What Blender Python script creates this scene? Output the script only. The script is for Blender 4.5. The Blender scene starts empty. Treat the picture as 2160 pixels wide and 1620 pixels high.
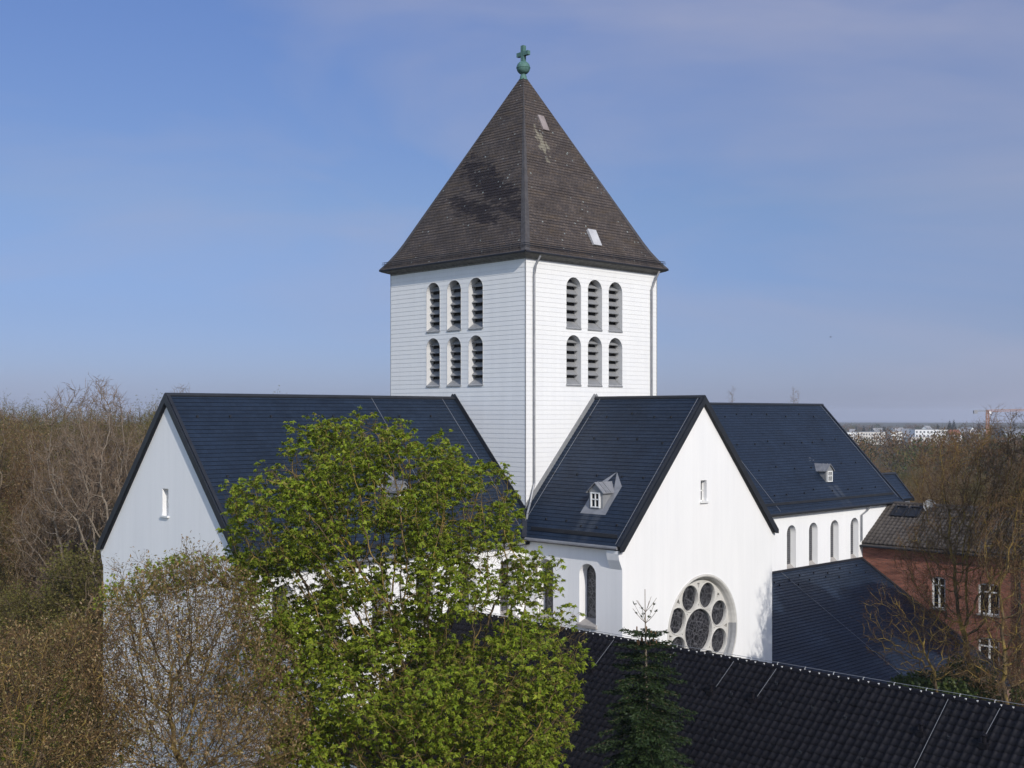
import bpy, math, random
import numpy as np
from mathutils import Vector, Matrix
from mathutils.geometry import tessellate_polygon

R = math.radians
SC = bpy.context.scene
COL = SC.collection
# ------------------------------------------------------------------ camera, sky, sun, exposure
FPX = 2527.64            # focal length in pixels of the 2160 px wide photograph
HOR = 873.41             # horizon row
CAMZ = 18.0              # camera stands 18 m above the church yard
cam_d = bpy.data.cameras.new('camera'); cam = bpy.data.objects.new('camera', cam_d); COL.objects.link(cam)
cam_d.sensor_width = 36.0; cam_d.lens = FPX/2160*36.0
cam_d.shift_y = (HOR-810)/2160
cam_d.clip_start = 0.1; cam_d.clip_end = 20000
cam.location = (0, 0, CAMZ); cam.rotation_euler = (R(90), 0, 0)
SC.camera = cam

SUN_EL, SUN_AZ = R(32.0), math.atan2(0.4122, -0.9112)      # azimuth clockwise from +Y
S = Vector((math.cos(SUN_EL)*math.sin(SUN_AZ), math.cos(SUN_EL)*math.cos(SUN_AZ), math.sin(SUN_EL)))
sun_d = bpy.data.lights.new('sun', 'SUN'); sun = bpy.data.objects.new('sun', sun_d); COL.objects.link(sun)
sun_d.energy = 2.8; sun_d.angle = R(0.53); sun_d.color = (1.0, 0.95, 0.87)
sun.rotation_euler = (-S).to_track_quat('-Z', 'Y').to_euler(); sun.location = (30, -40, 60)

W = bpy.data.worlds.new('World'); SC.world = W; W.use_nodes = True
nt = W.node_tree; nt.nodes.clear()
wo = nt.nodes.new('ShaderNodeOutputWorld'); bg = nt.nodes.new('ShaderNodeBackground')
sky = nt.nodes.new('ShaderNodeTexSky'); sky.sky_type = 'NISHITA'; sky.sun_disc = False
sky.sun_elevation = SUN_EL; sky.sun_rotation = SUN_AZ
sky.altitude = 150; sky.air_density = 1.0; sky.dust_density = 0.6; sky.ozone_density = 2.2
# thin veils of high cloud, laid out by direction in the sky
tc = nt.nodes.new('ShaderNodeTexCoord'); mp = nt.nodes.new('ShaderNodeMapping')
mp.inputs['Scale'].default_value = (2.2, 2.2, 7.5); mp.inputs['Location'].default_value = (0.35, 0.2, 0.4); mp.inputs['Rotation'].default_value = (0.0, R(14), 0.0)
nz = nt.nodes.new('ShaderNodeTexNoise'); nz.inputs['Scale'].default_value = 1.1; nz.inputs['Detail'].default_value = 5; nz.inputs['Roughness'].default_value = 0.5; nz.inputs['Distortion'].default_value = 0.4
rp = nt.nodes.new('ShaderNodeValToRGB'); rp.color_ramp.elements[0].position = 0.43; rp.color_ramp.elements[0].color = (0, 0, 0, 1)
rp.color_ramp.elements[1].position = 0.74; rp.color_ramp.elements[1].color = (0.58, 0.58, 0.58, 1)
mx = nt.nodes.new('ShaderNodeMixRGB'); mx.inputs['Color2'].default_value = (2.3, 2.4, 3.15, 1)
nt.links.new(tc.outputs['Generated'], mp.inputs['Vector']); nt.links.new(mp.outputs['Vector'], nz.inputs['Vector'])
sx0 = nt.nodes.new('ShaderNodeSeparateXYZ'); nt.links.new(tc.outputs['Generated'], sx0.inputs[0])
ad = nt.nodes.new('ShaderNodeMath'); ad.operation = 'MULTIPLY_ADD'; ad.inputs[1].default_value = 0.26; nt.links.new(sx0.outputs['X'], ad.inputs[0]); nt.links.new(nz.outputs['Fac'], ad.inputs[2])
nt.links.new(ad.outputs[0], rp.inputs['Fac']); nt.links.new(rp.outputs['Color'], mx.inputs['Fac'])
# the side of the sky away from the sun is deeper and more violet than the sky model, most of all low down
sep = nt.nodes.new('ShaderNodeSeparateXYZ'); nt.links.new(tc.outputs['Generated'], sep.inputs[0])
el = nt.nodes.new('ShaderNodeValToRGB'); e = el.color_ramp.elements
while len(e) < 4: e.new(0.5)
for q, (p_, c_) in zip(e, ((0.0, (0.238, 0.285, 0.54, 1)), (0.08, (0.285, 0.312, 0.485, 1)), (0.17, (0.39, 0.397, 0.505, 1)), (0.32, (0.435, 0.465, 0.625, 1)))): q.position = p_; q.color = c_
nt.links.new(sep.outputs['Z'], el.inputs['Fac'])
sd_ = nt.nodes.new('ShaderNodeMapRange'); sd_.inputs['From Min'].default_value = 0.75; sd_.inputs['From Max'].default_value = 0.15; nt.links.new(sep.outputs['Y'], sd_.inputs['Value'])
m1 = nt.nodes.new('ShaderNodeMixRGB'); m1.inputs['Color2'].default_value = (1.16, 1.09, 1.10, 1); nt.links.new(sd_.outputs[0], m1.inputs['Fac']); nt.links.new(el.outputs['Color'], m1.inputs['Color1'])  # sky outside the view is brightened and warmed to lift the shaded walls
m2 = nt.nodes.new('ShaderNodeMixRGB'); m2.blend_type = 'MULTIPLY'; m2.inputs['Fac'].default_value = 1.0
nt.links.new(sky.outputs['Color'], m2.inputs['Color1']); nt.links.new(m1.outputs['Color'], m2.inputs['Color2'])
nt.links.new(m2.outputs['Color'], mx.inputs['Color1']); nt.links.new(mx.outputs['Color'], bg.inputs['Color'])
bg.inputs['Strength'].default_value = 0.15
nt.links.new(bg.outputs['Background'], wo.inputs['Surface'])
SC.view_settings.view_transform = 'Standard'; SC.view_settings.look = 'None'
SC.view_settings.exposure = 0.22; SC.view_settings.gamma = 1.0
SC.cycles.max_bounces = 6; SC.cycles.diffuse_bounces = 4; SC.cycles.glossy_bounces = 2; SC.cycles.transmission_bounces = 3
SC.cycles.caustics_reflective = False; SC.cycles.caustics_refractive = False

# ------------------------------------------------------------------ helpers
TH = R(44.327); CT, ST = math.cos(TH), math.sin(TH)
CH0 = Vector((0.653, 57.75, 0.0))                     # near corner of the tower on the ground; church axes turn by TH
def H(h): return h+CAMZ                                # height above the ground from height relative to the camera
def at(px, Y, z=0.0): return Vector(((px-1080)/FPX*Y, Y, z))
def zrow(py, Y): return CAMZ-(py-HOR)*Y/FPX
def loc2w(a, b, z): return Vector((CH0.x+a*CT-b*ST, CH0.y+a*ST+b*CT, z))

def link(o, parent=None):
    COL.objects.link(o)
    if parent is not None: o.parent = parent
    return o
def tag(o, label=None, cat=None, group=None, kind=None):
    if label: o['label'] = label
    if cat: o['category'] = cat
    if group: o['group'] = group
    if kind: o['kind'] = kind
    return o
def thing(name, label, cat, loc=(0, 0, 0), rz=0.0, group=None):
    o = bpy.data.objects.new(name, None); o.empty_display_size = 0.3
    o.location = loc; o.rotation_euler = (0, 0, rz); COL.objects.link(o)
    return tag(o, label, cat, group)
def copy_tree(o, parent=None):
    c = o.copy(); COL.objects.link(c)
    if parent is not None: c.parent = parent
    for ch in list(o.children): copy_tree(ch, c)
    return c

class MB:
    def __init__(s): s.v = []; s.f = []; s.uv = []; s.has = False
    def p(s, co): s.v.append(tuple(co)); return len(s.v)-1
    def face(s, pts, uv=None):
        i = [s.p(q) for q in pts]; s.f.append(i)
        if uv: s.uv.extend(uv); s.has = True
        else: s.uv.extend([(0, 0)]*len(i))
    def box(s, lo, hi):
        x0, y0, z0 = lo; x1, y1, z1 = hi
        c = [(x0,y0,z0),(x1,y0,z0),(x1,y1,z0),(x0,y1,z0),(x0,y0,z1),(x1,y0,z1),(x1,y1,z1),(x0,y1,z1)]
        for q in ((3,2,1,0),(4,5,6,7),(0,1,5,4),(1,2,6,5),(2,3,7,6),(3,0,4,7)): s.face([c[k] for k in q])
    def bar(s, p0, p1, w, h, up=(0, 0, 1)):
        p0, p1 = Vector(p0), Vector(p1); d = (p1-p0).normalized(); u = Vector(up)
        x = d.cross(u)
        if x.length < 1e-4: x = d.cross(Vector((1, 0, 0)))
        x.normalize(); y = x.cross(d); x *= w/2; y *= h/2
        a = [p0-x-y, p0+x-y, p0+x+y, p0-x+y]; b = [q+(p1-p0) for q in a]
        s.face(a[::-1]); s.face(b)
        for k in range(4): s.face([a[k], a[(k+1)%4], b[(k+1)%4], b[k]])
    def tube(s, pts, r, n=6, caps=True):
        pts = [Vector(q) for q in pts]; rr = r if isinstance(r, (list, tuple)) else [r]*len(pts)
        rings = []; x = None
        for k, q in enumerate(pts):
            d = (pts[min(k+1, len(pts)-1)]-pts[max(k-1, 0)]).normalized()
            if x is None:
                x = d.cross(Vector((0, 0, 1)))
                if x.length < 1e-3: x = Vector((1, 0, 0))
            x = (x-d*x.dot(d)).normalized(); y = d.cross(x)
            rings.append([s.p(q+(x*math.cos(2*math.pi*j/n)+y*math.sin(2*math.pi*j/n))*rr[k]) for j in range(n)])
        for A, B in zip(rings, rings[1:]):
            for j in range(n): s.f.append([A[j], A[(j+1)%n], B[(j+1)%n], B[j]]); s.uv.extend([(0, 0)]*4)
        if caps:
            s.f.append(rings[0][::-1]); s.f.append(rings[-1]); s.uv.extend([(0, 0)]*(2*n))
    def lathe(s, prof, c=(0, 0, 0), n=20):
        rings = [[s.p((c[0]+r*math.cos(2*math.pi*j/n), c[1]+r*math.sin(2*math.pi*j/n), c[2]+z)) for j in range(n)] for r, z in prof]
        for A, B in zip(rings, rings[1:]):
            for j in range(n): s.f.append([A[j], A[(j+1)%n], B[(j+1)%n], B[j]]); s.uv.extend([(0, 0)]*4)
    def poly(s, outer, holes, fn):
        loops = [[Vector((x, z, 0)) for x, z in outer]]+[[Vector((x, z, 0)) for x, z in h] for h in holes]
        flat = [q for l in loops for q in l]; base = len(s.v)
        for q in flat: s.v.append(tuple(fn(q.x, q.y)))
        for t in tessellate_polygon(loops): s.f.append([base+k for k in t]); s.uv.extend([(0, 0)]*len(t))
    def build(s, name, mat, parent=None, smooth=False, loc=None):
        me = bpy.data.meshes.new(name); me.from_pydata(s.v, [], s.f)
        if s.has:
            l = me.uv_layers.new(name='UVMap'); l.data.foreach_set('uv', [c for q in s.uv for c in q])
        me.materials.append(mat)
        if smooth: me.polygons.foreach_set('use_smooth', [True]*len(me.polygons))
        me.update(); o = bpy.data.objects.new(name, me)
        if loc is not None: o.location = loc
        return link(o, parent)

def mesh_np(name, V, F, mat, parent=None, smooth=False):
    """V (n,3); F list of (m,k) index arrays"""
    me = bpy.data.meshes.new(name); me.vertices.add(len(V)); me.vertices.foreach_set('co', np.ascontiguousarray(V, np.float32).ravel())
    tot = np.concatenate([np.full(len(f), f.shape[1], np.int32) for f in F]); idx = np.concatenate([f.ravel() for f in F]).astype(np.int32)
    start = np.concatenate([[0], np.cumsum(tot)[:-1]]).astype(np.int32)
    me.loops.add(len(idx)); me.loops.foreach_set('vertex_index', idx)
    me.polygons.add(len(tot)); me.polygons.foreach_set('loop_start', start)
    if smooth: me.polygons.foreach_set('use_smooth', np.ones(len(tot), bool))
    me.materials.append(mat); me.update(calc_edges=True)
    o = bpy.data.objects.new(name, me); return link(o, parent)

# ------------------------------------------------------------------ materials
def newmat(name, rough=0.8, spec=0.3, metal=0.0):
    m = bpy.data.materials.new(name); m.use_nodes = True; n = m.node_tree; b = n.nodes['Principled BSDF']
    b.inputs['Roughness'].default_value = rough; b.inputs['Specular IOR Level'].default_value = spec; b.inputs['Metallic'].default_value = metal
    return m, n, b
def N(n, t, **kw):
    q = n.nodes.new(t)
    for k, v in kw.items():
        if k in q.inputs: q.inputs[k].default_value = v
        else: setattr(q, k, v)
    return q
def coords(n, kind='Object', scale=(1, 1, 1), rot=(0, 0, 0), loc=(0, 0, 0)):
    t = n.nodes.new('ShaderNodeTexCoord'); m = n.nodes.new('ShaderNodeMapping')
    m.inputs['Scale'].default_value = scale; m.inputs['Rotation'].default_value = rot; m.inputs['Location'].default_value = loc
    n.links.new(t.outputs[kind], m.inputs['Vector']); return m.outputs['Vector']
def noise(n, vec, scale, detail=4, rough=0.55, dist=0.0):
    q = N(n, 'ShaderNodeTexNoise', Scale=scale, Detail=detail, Roughness=rough, Distortion=dist); n.links.new(vec, q.inputs['Vector']); return q.outputs['Fac']
def ramp(n, fac, stops):
    q = n.nodes.new('ShaderNodeValToRGB'); e = q.color_ramp.elements
    while len(e) < len(stops): e.new(0.5)
    for k, (p, c) in enumerate(stops):
        e[k].position = p; e[k].color = (c, c, c, 1) if isinstance(c, (int, float)) else (*c, 1)
    n.links.new(fac, q.inputs['Fac']); return q.outputs['Color']
def mix(n, fac, a, b, mode='MIX'):
    q = n.nodes.new('ShaderNodeMixRGB'); q.blend_type = mode
    for k, v in (('Fac', fac), ('Color1', a), ('Color2', b)):
        if isinstance(v, (int, float)): q.inputs[k].default_value = v if k == 'Fac' else (v, v, v, 1)
        elif isinstance(v, tuple): q.inputs[k].default_value = (*v, 1)
        else: n.links.new(v, q.inputs[k])
    return q.outputs['Color']
def bump(n, b, fac, strength, dist):
    q = N(n, 'ShaderNodeBump', Strength=strength, Distance=dist); n.links.new(fac, q.inputs['Height']); n.links.new(q.outputs['Normal'], b.inputs['Normal'])
def N_map(n, v, a, b):
    q = n.nodes.new('ShaderNodeMapRange'); q.inputs['From Min'].default_value = a; q.inputs['From Max'].default_value = b; n.links.new(v, q.inputs['Value']); return q.outputs[0]
def simple(name, c1, c2=None, scale=3.0, rough=0.8, spec=0.3, metal=0.0, bmp=0.0):
    m, n, b = newmat(name, rough, spec, metal)
    if c2 is None: b.inputs['Base Color'].default_value = (*c1, 1)
    else:
        f = noise(n, coords(n), scale, 5, 0.6)
        n.links.new(ramp(n, f, [(0.3, c1), (0.7, c2)]), b.inputs['Base Color'])
        if bmp: bump(n, b, f, bmp, 0.02)
    return m

M = {}
# white lime plaster: faint trowel relief, pale rain streaks
m, n, b = newmat('white_plaster', 0.9, 0.15); M['plaster'] = m
big = noise(n, coords(n, scale=(0.5, 0.5, 0.16)), 1.2, 5, 0.6); fine = noise(n, coords(n), 14, 4, 0.6)
streak = noise(n, coords(n, scale=(3.2, 3.2, 0.12)), 1.0, 4, 0.6)
c = mix(n, 0.5, ramp(n, big, [(0.3, (0.785, 0.785, 0.785)), (0.65, (0.85, 0.845, 0.835))]), ramp(n, streak, [(0.35, (0.795, 0.793, 0.785)), (0.6, (0.85, 0.848, 0.84))]))
n.links.new(c, b.inputs['Base Color']); bump(n, b, fine, 0.15, 0.01)
# white fibre cement slates on the tower
m, n, b = newmat('white_slate', 0.75, 0.25); M['siding'] = m
br = N(n, 'ShaderNodeTexBrick', Scale=1.0); br.offset = 0.5
br.inputs['Color1'].default_value = (0.80, 0.80, 0.79, 1); br.inputs['Color2'].default_value = (0.775, 0.778, 0.78, 1); br.inputs['Mortar'].default_value = (0.66, 0.665, 0.675, 1)
br.inputs['Mortar Size'].default_value = 0.004; br.inputs['Mortar Smooth'].default_value = 0.2; br.inputs['Bias'].default_value = -0.3; br.inputs['Brick Width'].default_value = 0.6; br.inputs['Row Height'].default_value = 0.23
n.links.new(coords(n, 'UV'), br.inputs['Vector'])
st = noise(n, coords(n, scale=(1.6, 1.6, 0.15)), 1.0, 5, 0.6)
n.links.new(mix(n, 0.55, br.outputs['Color'], ramp(n, st, [(0.3, 0.90), (0.65, 1.0)]), 'MULTIPLY'), b.inputs['Base Color'])
# new dark blue grey slate
def slate(name, c1, c2, cm, rough, bw=0.30, rh=0.22, dust=0.0):
    m, n, b = newmat(name, rough, 0.30)
    br = N(n, 'ShaderNodeTexBrick', Scale=1.0); br.offset = 0.5
    for k, v in (('Color1', c1), ('Color2', c2), ('Mortar', cm)): br.inputs[k].default_value = (*v, 1)
    br.inputs['Mortar Size'].default_value = 0.006; br.inputs['Mortar Smooth'].default_value = 0.3; br.inputs['Brick Width'].default_value = bw; br.inputs['Row Height'].default_value = rh
    n.links.new(coords(n, 'UV'), br.inputs['Vector'])
    f = noise(n, coords(n, 'UV', (1, 1, 1)), 0.5, 5, 0.6)
    col = mix(n, 0.8, br.outputs['Color'], ramp(n, f, [(0.3, 0.72), (0.7, 1.25)]), 'MULTIPLY')
    f2 = noise(n, coords(n, 'UV', (3.3, 0.22, 1)), 1.0, 4, 0.6)
    col = mix(n, ramp(n, f2, [(0.62, 0.0), (0.80, 0.16)]), col, (0.10, 0.12, 0.15))
    n.links.new(col, b.inputs['Base Color'])
    sx = n.nodes.new('ShaderNodeSeparateXYZ'); n.links.new(coords(n, 'UV'), sx.inputs[0])
    tot = None
    for u0 in (195.7, 328.2):                              # lime washed down from the two dormers
        for du in (-0.33, 0.33):
            q = N(n, 'ShaderNodeMath', operation='SUBTRACT'); n.links.new(sx.outputs['X'], q.inputs[0]); q.inputs[1].default_value = u0+du
            w = N(n, 'ShaderNodeMath', operation='ABSOLUTE'); n.links.new(q.outputs[0], w.inputs[0])
            f_ = ramp(n, w.outputs[0], [(0.10, 1.0), (0.30, 0.0)])
            tot = f_ if tot is None else mix(n, 1.0, tot, f_, 'LIGHTEN')
    vr = ramp(n, N_map(n, sx.outputs['Y'], 0, 2.0), [(0.0, 0.25), (0.6, 0.8), (0.86, 0.9), (0.9, 0.0)])
    lm = mix(n, 1.0, mix(n, 1.0, tot, vr, 'MULTIPLY'), ramp(n, noise(n, coords(n, 'UV', (5, 0.8, 1)), 1.5, 4, .6), [(0.35, 0.2), (0.65, 0.75)]), 'MULTIPLY')
    n.links.new(mix(n, lm, col, (0.075, 0.085, 0.10)), b.inputs['Base Color'])
    g = noise(n, coords(n, 'UV'), 9, 3, 0.5)
    n.links.new(ramp(n, g, [(0.3, rough-0.1), (0.7, rough+0.12)]), b.inputs['Roughness'])
    bump(n, b, br.outputs['Fac'], 0.35, -0.006)
    return m
M['slate'] = slate('blue_slate', (0.009, 0.018, 0.036), (0.013, 0.024, 0.046), (0.004, 0.006, 0.010), 0.55)
# old brown slates of the tower roof with dark patches and white specks
m, n, b = newmat('old_slate', 0.85, 0.2); M['oldslate'] = m
br = N(n, 'ShaderNodeTexBrick', Scale=1.0); br.offset = 0.5
for k, v in (('Color1', (0.098, 0.079, 0.068)), ('Color2', (0.066, 0.056, 0.053)), ('Mortar', (0.026, 0.023, 0.024))): br.inputs[k].default_value = (*v, 1)
br.inputs['Mortar Size'].default_value = 0.012; br.inputs['Mortar Smooth'].default_value = 0.4; br.inputs['Brick Width'].default_value = 0.22; br.inputs['Row Height'].default_value = 0.17
uvv = coords(n, 'UV'); n.links.new(uvv, br.inputs['Vector'])
bl = noise(n, uvv, 0.9, 6, 0.65); bl2 = noise(n, coords(n, 'UV', (0.55, 2.2, 1)), 1.2, 5, 0.65)
col = mix(n, 0.9, br.outputs['Color'], ramp(n, bl, [(0.28, 0.62), (0.72, 1.38)]), 'MULTIPLY')
col = mix(n, ramp(n, bl2, [(0.5, 0.0), (0.72, 0.55)]), col, (0.095, 0.068, 0.042))
# dark patches run diagonally on the side that looks to the woods
sx_ = n.nodes.new('ShaderNodeSeparateXYZ'); n.links.new(uvv, sx_.inputs[0])
def mth(op, a, b_=None, c_=None):
    q = n.nodes.new('ShaderNodeMath'); q.operation = op
    for k, v in enumerate((a, b_, c_)):
        if v is None: continue
        if isinstance(v, (int, float)): q.inputs[k].default_value = v
        else: n.links.new(v, q.inputs[k])
    return q.outputs[0]
def blob(u0, v0, wu, wv, ca=1.0, sa=0.0):
    du = mth('SUBTRACT', sx_.outputs['X'], u0); dv = mth('SUBTRACT', sx_.outputs['Y'], v0)
    a_ = mth('ADD', mth('MULTIPLY', du, ca), mth('MULTIPLY', dv, sa)); b_ = mth('SUBTRACT', mth('MULTIPLY', dv, ca), mth('MULTIPLY', du, sa))
    return mth('ADD', mth('POWER', mth('DIVIDE', a_, wu), 2.0), mth('POWER', mth('DIVIDE', b_, wv), 2.0))
dg = noise(n, coords(n, 'UV', (0.8, 2.3, 1), (0, 0, R(-28)), (3.1, 0.4, 0)), 1.0, 7, 0.70, 0.25)
dd = mth('MINIMUM', blob(1.0, 4.5, 4.4, 0.75, 0.82, -0.57), blob(0.4, 3.1, 2.6, 0.55, 0.92, -0.39))
fld = mth('SUBTRACT', mth('MULTIPLY', mth('ADD', dg, mth('MULTIPLY', mth('SUBTRACT', noise(n, coords(n, 'UV', (1.2, 5, 1)), 2.2, 5, 0.7), 0.5), 0.55)), 3.4), mth('MULTIPLY', dd, 0.55))
col = mix(n, ramp(n, mth('SUBTRACT', fld, 0.75), [(0.38, 0.0), (0.66, 0.86)]), col, (0.017, 0.014, 0.017))
fs = noise(n, coords(n, 'UV', (1.1, 4.5, 1), (0, 0, R(-12))), 1.0, 7, 0.72)
col = mix(n, ramp(n, fs, [(0.50, 0.0), (0.68, 0.55)]), col, (0.030, 0.026, 0.029))
vo = N(n, 'ShaderNodeTexVoronoi', Scale=2.6); n.links.new(uvv, vo.inputs['Vector'])
spk = noise(n, uvv, 0.7, 3, 0.5)
col = mix(n, mix(n, 1.0, ramp(n, vo.outputs['Distance'], [(0.09, 0.8), (0.15, 0.0)]), ramp(n, spk, [(0.45, 0.0), (0.60, 1.0)]), 'MULTIPLY'), col, (0.36, 0.41, 0.40))
ln = noise(n, coords(n, 'UV', (2.4, 1.1, 1)), 1.6, 6, 0.7)
lf = mth('SUBTRACT', mth('MULTIPLY', ln, 2.0), mth('MULTIPLY', blob(19.25, 7.2, 0.55, 1.6), 0.5))
col = mix(n, ramp(n, lf, [(0.80, 0.0), (1.15, 0.7)]), col, (0.27, 0.25, 0.19))
n.links.new(col, b.inputs['Base Color']); bump(n, b, br.outputs['Fac'], 0.6, -0.015)
M['hipslate'] = simple('grey_hip_slate', (0.05, 0.047, 0.05), (0.085, 0.08, 0.082), 4.0, 0.8, 0.2, bmp=0.3)
M['zinc'] = simple('zinc_sheet', (0.20, 0.205, 0.22), (0.30, 0.305, 0.32), 2.5, 0.5, 0.5, 0.25)
M['zincw'] = simple('weathered_white_zinc', (0.42, 0.42, 0.44), (0.55, 0.55, 0.56), 3.0, 0.6, 0.3, 0.1)
M['hatchb'] = simple('rusted_hatch', (0.24, 0.20, 0.19), (0.32, 0.28, 0.27), 3.0, 0.7, 0.3, 0.1)
M['zincdull'] = simple('grey_painted_zinc', (0.21, 0.215, 0.22), (0.27, 0.275, 0.285), 3.0, 0.6, 0.4, 0.1)
M['jamb'] = simple('pale_zinc_lining', (0.60, 0.60, 0.60), (0.66, 0.66, 0.66), 2.0, 0.7, 0.2)
M['soffit'] = simple('weathered_soffit_board', (0.15, 0.145, 0.135), (0.27, 0.26, 0.24), 5.0, 0.85, 0.15)
M['anth'] = simple('anthracite_metal', (0.013, 0.015, 0.020), (0.022, 0.025, 0.032), 2.0, 0.5, 0.4)
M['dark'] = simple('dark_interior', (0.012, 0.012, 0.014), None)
M['stone'] = simple('pale_sandstone', (0.50, 0.485, 0.45), (0.62, 0.605, 0.57), 2.2, 0.9, 0.15, bmp=0.2)
M['sill'] = simple('grey_sill_stone', (0.28, 0.26, 0.245), (0.38, 0.36, 0.34), 3.0, 0.9, 0.15)
M['copper'] = simple('green_copper', (0.055, 0.13, 0.115), (0.11, 0.21, 0.185), 4.0, 0.7, 0.3, 0.1)
M['wire'] = simple('galvanised_wire', (0.28, 0.29, 0.31), None, rough=0.5, metal=0.3)
M['frame'] = simple('white_window_paint', (0.78, 0.78, 0.76), None, rough=0.5)
m, n, b = newmat('window_glass', 0.08, 0.6); M['glass'] = m; b.inputs['Base Color'].default_value = (0.012, 0.014, 0.018, 1)
# leaded glass: pale cames over dark panes
def leaded(name, scale, line, dark, width):
    m, n, b = newmat(name, 0.35, 0.5)
    v = coords(n, scale=(1, 1, 1)); w = noise(n, v, 2.0, 3, 0.5)
    a = N(n, 'ShaderNodeTexVoronoi', Scale=scale); a.feature = 'DISTANCE_TO_EDGE'; n.links.new(v, a.inputs['Vector'])
    c_ = N(n, 'ShaderNodeTexVoronoi', Scale=scale*0.45); c_.feature = 'DISTANCE_TO_EDGE'; n.links.new(v, c_.inputs['Vector'])
    l = mix(n, 1.0, ramp(n, a.outputs['Distance'], [(width*0.5, 1.0), (width, 0.0)]), ramp(n, c_.outputs['Distance'], [(width*0.4, 1.0), (width*0.7, 0.0)]), 'LIGHTEN')
    d = ramp(n, w, [(0.35, dark), (0.7, tuple(q*2.6 for q in dark))])
    n.links.new(mix(n, l, d, line), b.inputs['Base Color']); return m
M['leaded'] = leaded('leaded_glass', 5.5, (0.10, 0.10, 0.11), (0.004, 0.004, 0.006), 0.055)
m, n, b = newmat('small_pane_glass', 0.4, 0.4); M['panes'] = m
br = N(n, 'ShaderNodeTexBrick', Scale=1.0); br.offset = 0.0
for k, v in (('Color1', (0.018, 0.018, 0.022)), ('Color2', (0.055, 0.055, 0.062)), ('Mortar', (0.16, 0.16, 0.17))): br.inputs[k].default_value = (*v, 1)
br.inputs['Mortar Size'].default_value = 0.012; br.inputs['Brick Width'].default_value = 0.16; br.inputs['Row Height'].default_value = 0.13
n.links.new(coords(n, 'UV'), br.inputs['Vector']); n.links.new(br.outputs['Color'], b.inputs['Base Color'])
# black glazed clay tiles, and older grey brown ones
def tilemat(name, c1, c2, rough, spec):
    m, n, b = newmat(name, rough, spec)
    f = noise(n, coords(n), 1.1, 5, 0.65); g = noise(n, coords(n), 7.0, 4, 0.6)
    geo = n.nodes.new('ShaderNodeNewGeometry')
    col = mix(n, 0.5, ramp(n, f, [(0.3, c1), (0.7, c2)]), ramp(n, geo.outputs['Random Per Island'], [(0.0, c1), (1.0, c2)]))
    n.links.new(col, b.inputs['Base Color']); n.links.new(ramp(n, g, [(0.3, rough-0.1), (0.7, rough+0.15)]), b.inputs['Roughness']); return m
M['blacktile'] = tilemat('black_glazed_tile', (0.0035, 0.003, 0.005), (0.011, 0.010, 0.013), 0.52, 0.18)
M['greytile'] = tilemat('grey_brown_tile', (0.060, 0.052, 0.047), (0.105, 0.092, 0.083), 0.85, 0.2)
m, n, b = newmat('red_brick', 0.9, 0.15); M['brick'] = m
br = N(n, 'ShaderNodeTexBrick', Scale=1.0); br.offset = 0.5
for k, v in (('Color1', (0.33, 0.112, 0.066)), ('Color2', (0.19, 0.068, 0.047)), ('Mortar', (0.24, 0.165, 0.135))): br.inputs[k].default_value = (*v, 1)
br.inputs['Mortar Size'].default_value = 0.01; br.inputs['Brick Width'].default_value = 0.25; br.inputs['Row Height'].default_value = 0.0775
n.links.new(coords(n, 'UV'), br.inputs['Vector'])
f = noise(n, coords(n, 'UV', (0.4, 2.5, 1)), 1.5, 5, 0.7)
n.links.new(mix(n, 0.9, br.outputs['Color'], ramp(n, f, [(0.3, 0.6), (0.72, 1.5)]), 'MULTIPLY'), b.inputs['Base Color'])
def bark(name, c1, c2, lichen=None, la=0.5):
    m, n, b = newmat(name, 0.95, 0.1)
    f = noise(n, coords(n, scale=(1, 1, 0.3)), 9, 5, 0.65); col = ramp(n, f, [(0.3, c1), (0.7, c2)])
    if lichen:
        g = noise(n, coords(n), 1.6, 4, 0.6); col = mix(n, ramp(n, g, [(0.45, 0.0), (0.62, la)]), col, lichen)
    n.links.new(col, b.inputs['Base Color']); bump(n, b, f, 0.5, 0.03); return m
M['bark'] = bark('brown_bark', (0.10, 0.075, 0.048), (0.20, 0.155, 0.105))
M['barkgrey'] = bark('pale_grey_bark', (0.145, 0.118, 0.088), (0.28, 0.235, 0.185))
M['barklich'] = bark('lichened_bark', (0.075, 0.055, 0.036), (0.14, 0.105, 0.065), (0.34, 0.235, 0.06), 0.85)
def leafmat(name, cols, trans=0.35, rough=0.6):
    m = bpy.data.materials.new(name); m.use_nodes = True; n = m.node_tree; n.nodes.clear()
    o = n.nodes.new('ShaderNodeOutputMaterial'); d = n.nodes.new('ShaderNodeBsdfPrincipled'); t = n.nodes.new('ShaderNodeBsdfTranslucent'); x = n.nodes.new('ShaderNodeMixShader')
    d.inputs['Roughness'].default_value = rough; d.inputs['Specular IOR Level'].default_value = 0.25
    g = n.nodes.new('ShaderNodeNewGeometry')
    a = ramp(n, g.outputs['Random Per Island'], [(k/(len(cols)-1), q) for k, q in enumerate(cols)])
    f = noise(n, coords(n), 0.55, 3, 0.5)
    col = mix(n, 0.6, a, ramp(n, f, [(0.3, 0.70), (0.7, 1.30)]), 'MULTIPLY')
    n.links.new(col, d.inputs['Base Color']); n.links.new(col, t.inputs['Color']); x.inputs['Fac'].default_value = trans
    n.links.new(d.outputs[0], x.inputs[1]); n.links.new(t.outputs[0], x.inputs[2]); n.links.new(x.outputs[0], o.inputs['Surface']); return m
M['maple'] = leafmat('young_maple_leaf', [(0.205, 0.285, 0.022), (0.285, 0.37, 0.028), (0.37, 0.42, 0.044), (0.18, 0.28, 0.026), (0.32, 0.35, 0.042), (0.14, 0.205, 0.022), (0.34, 0.26, 0.075)], 0.42)
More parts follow.
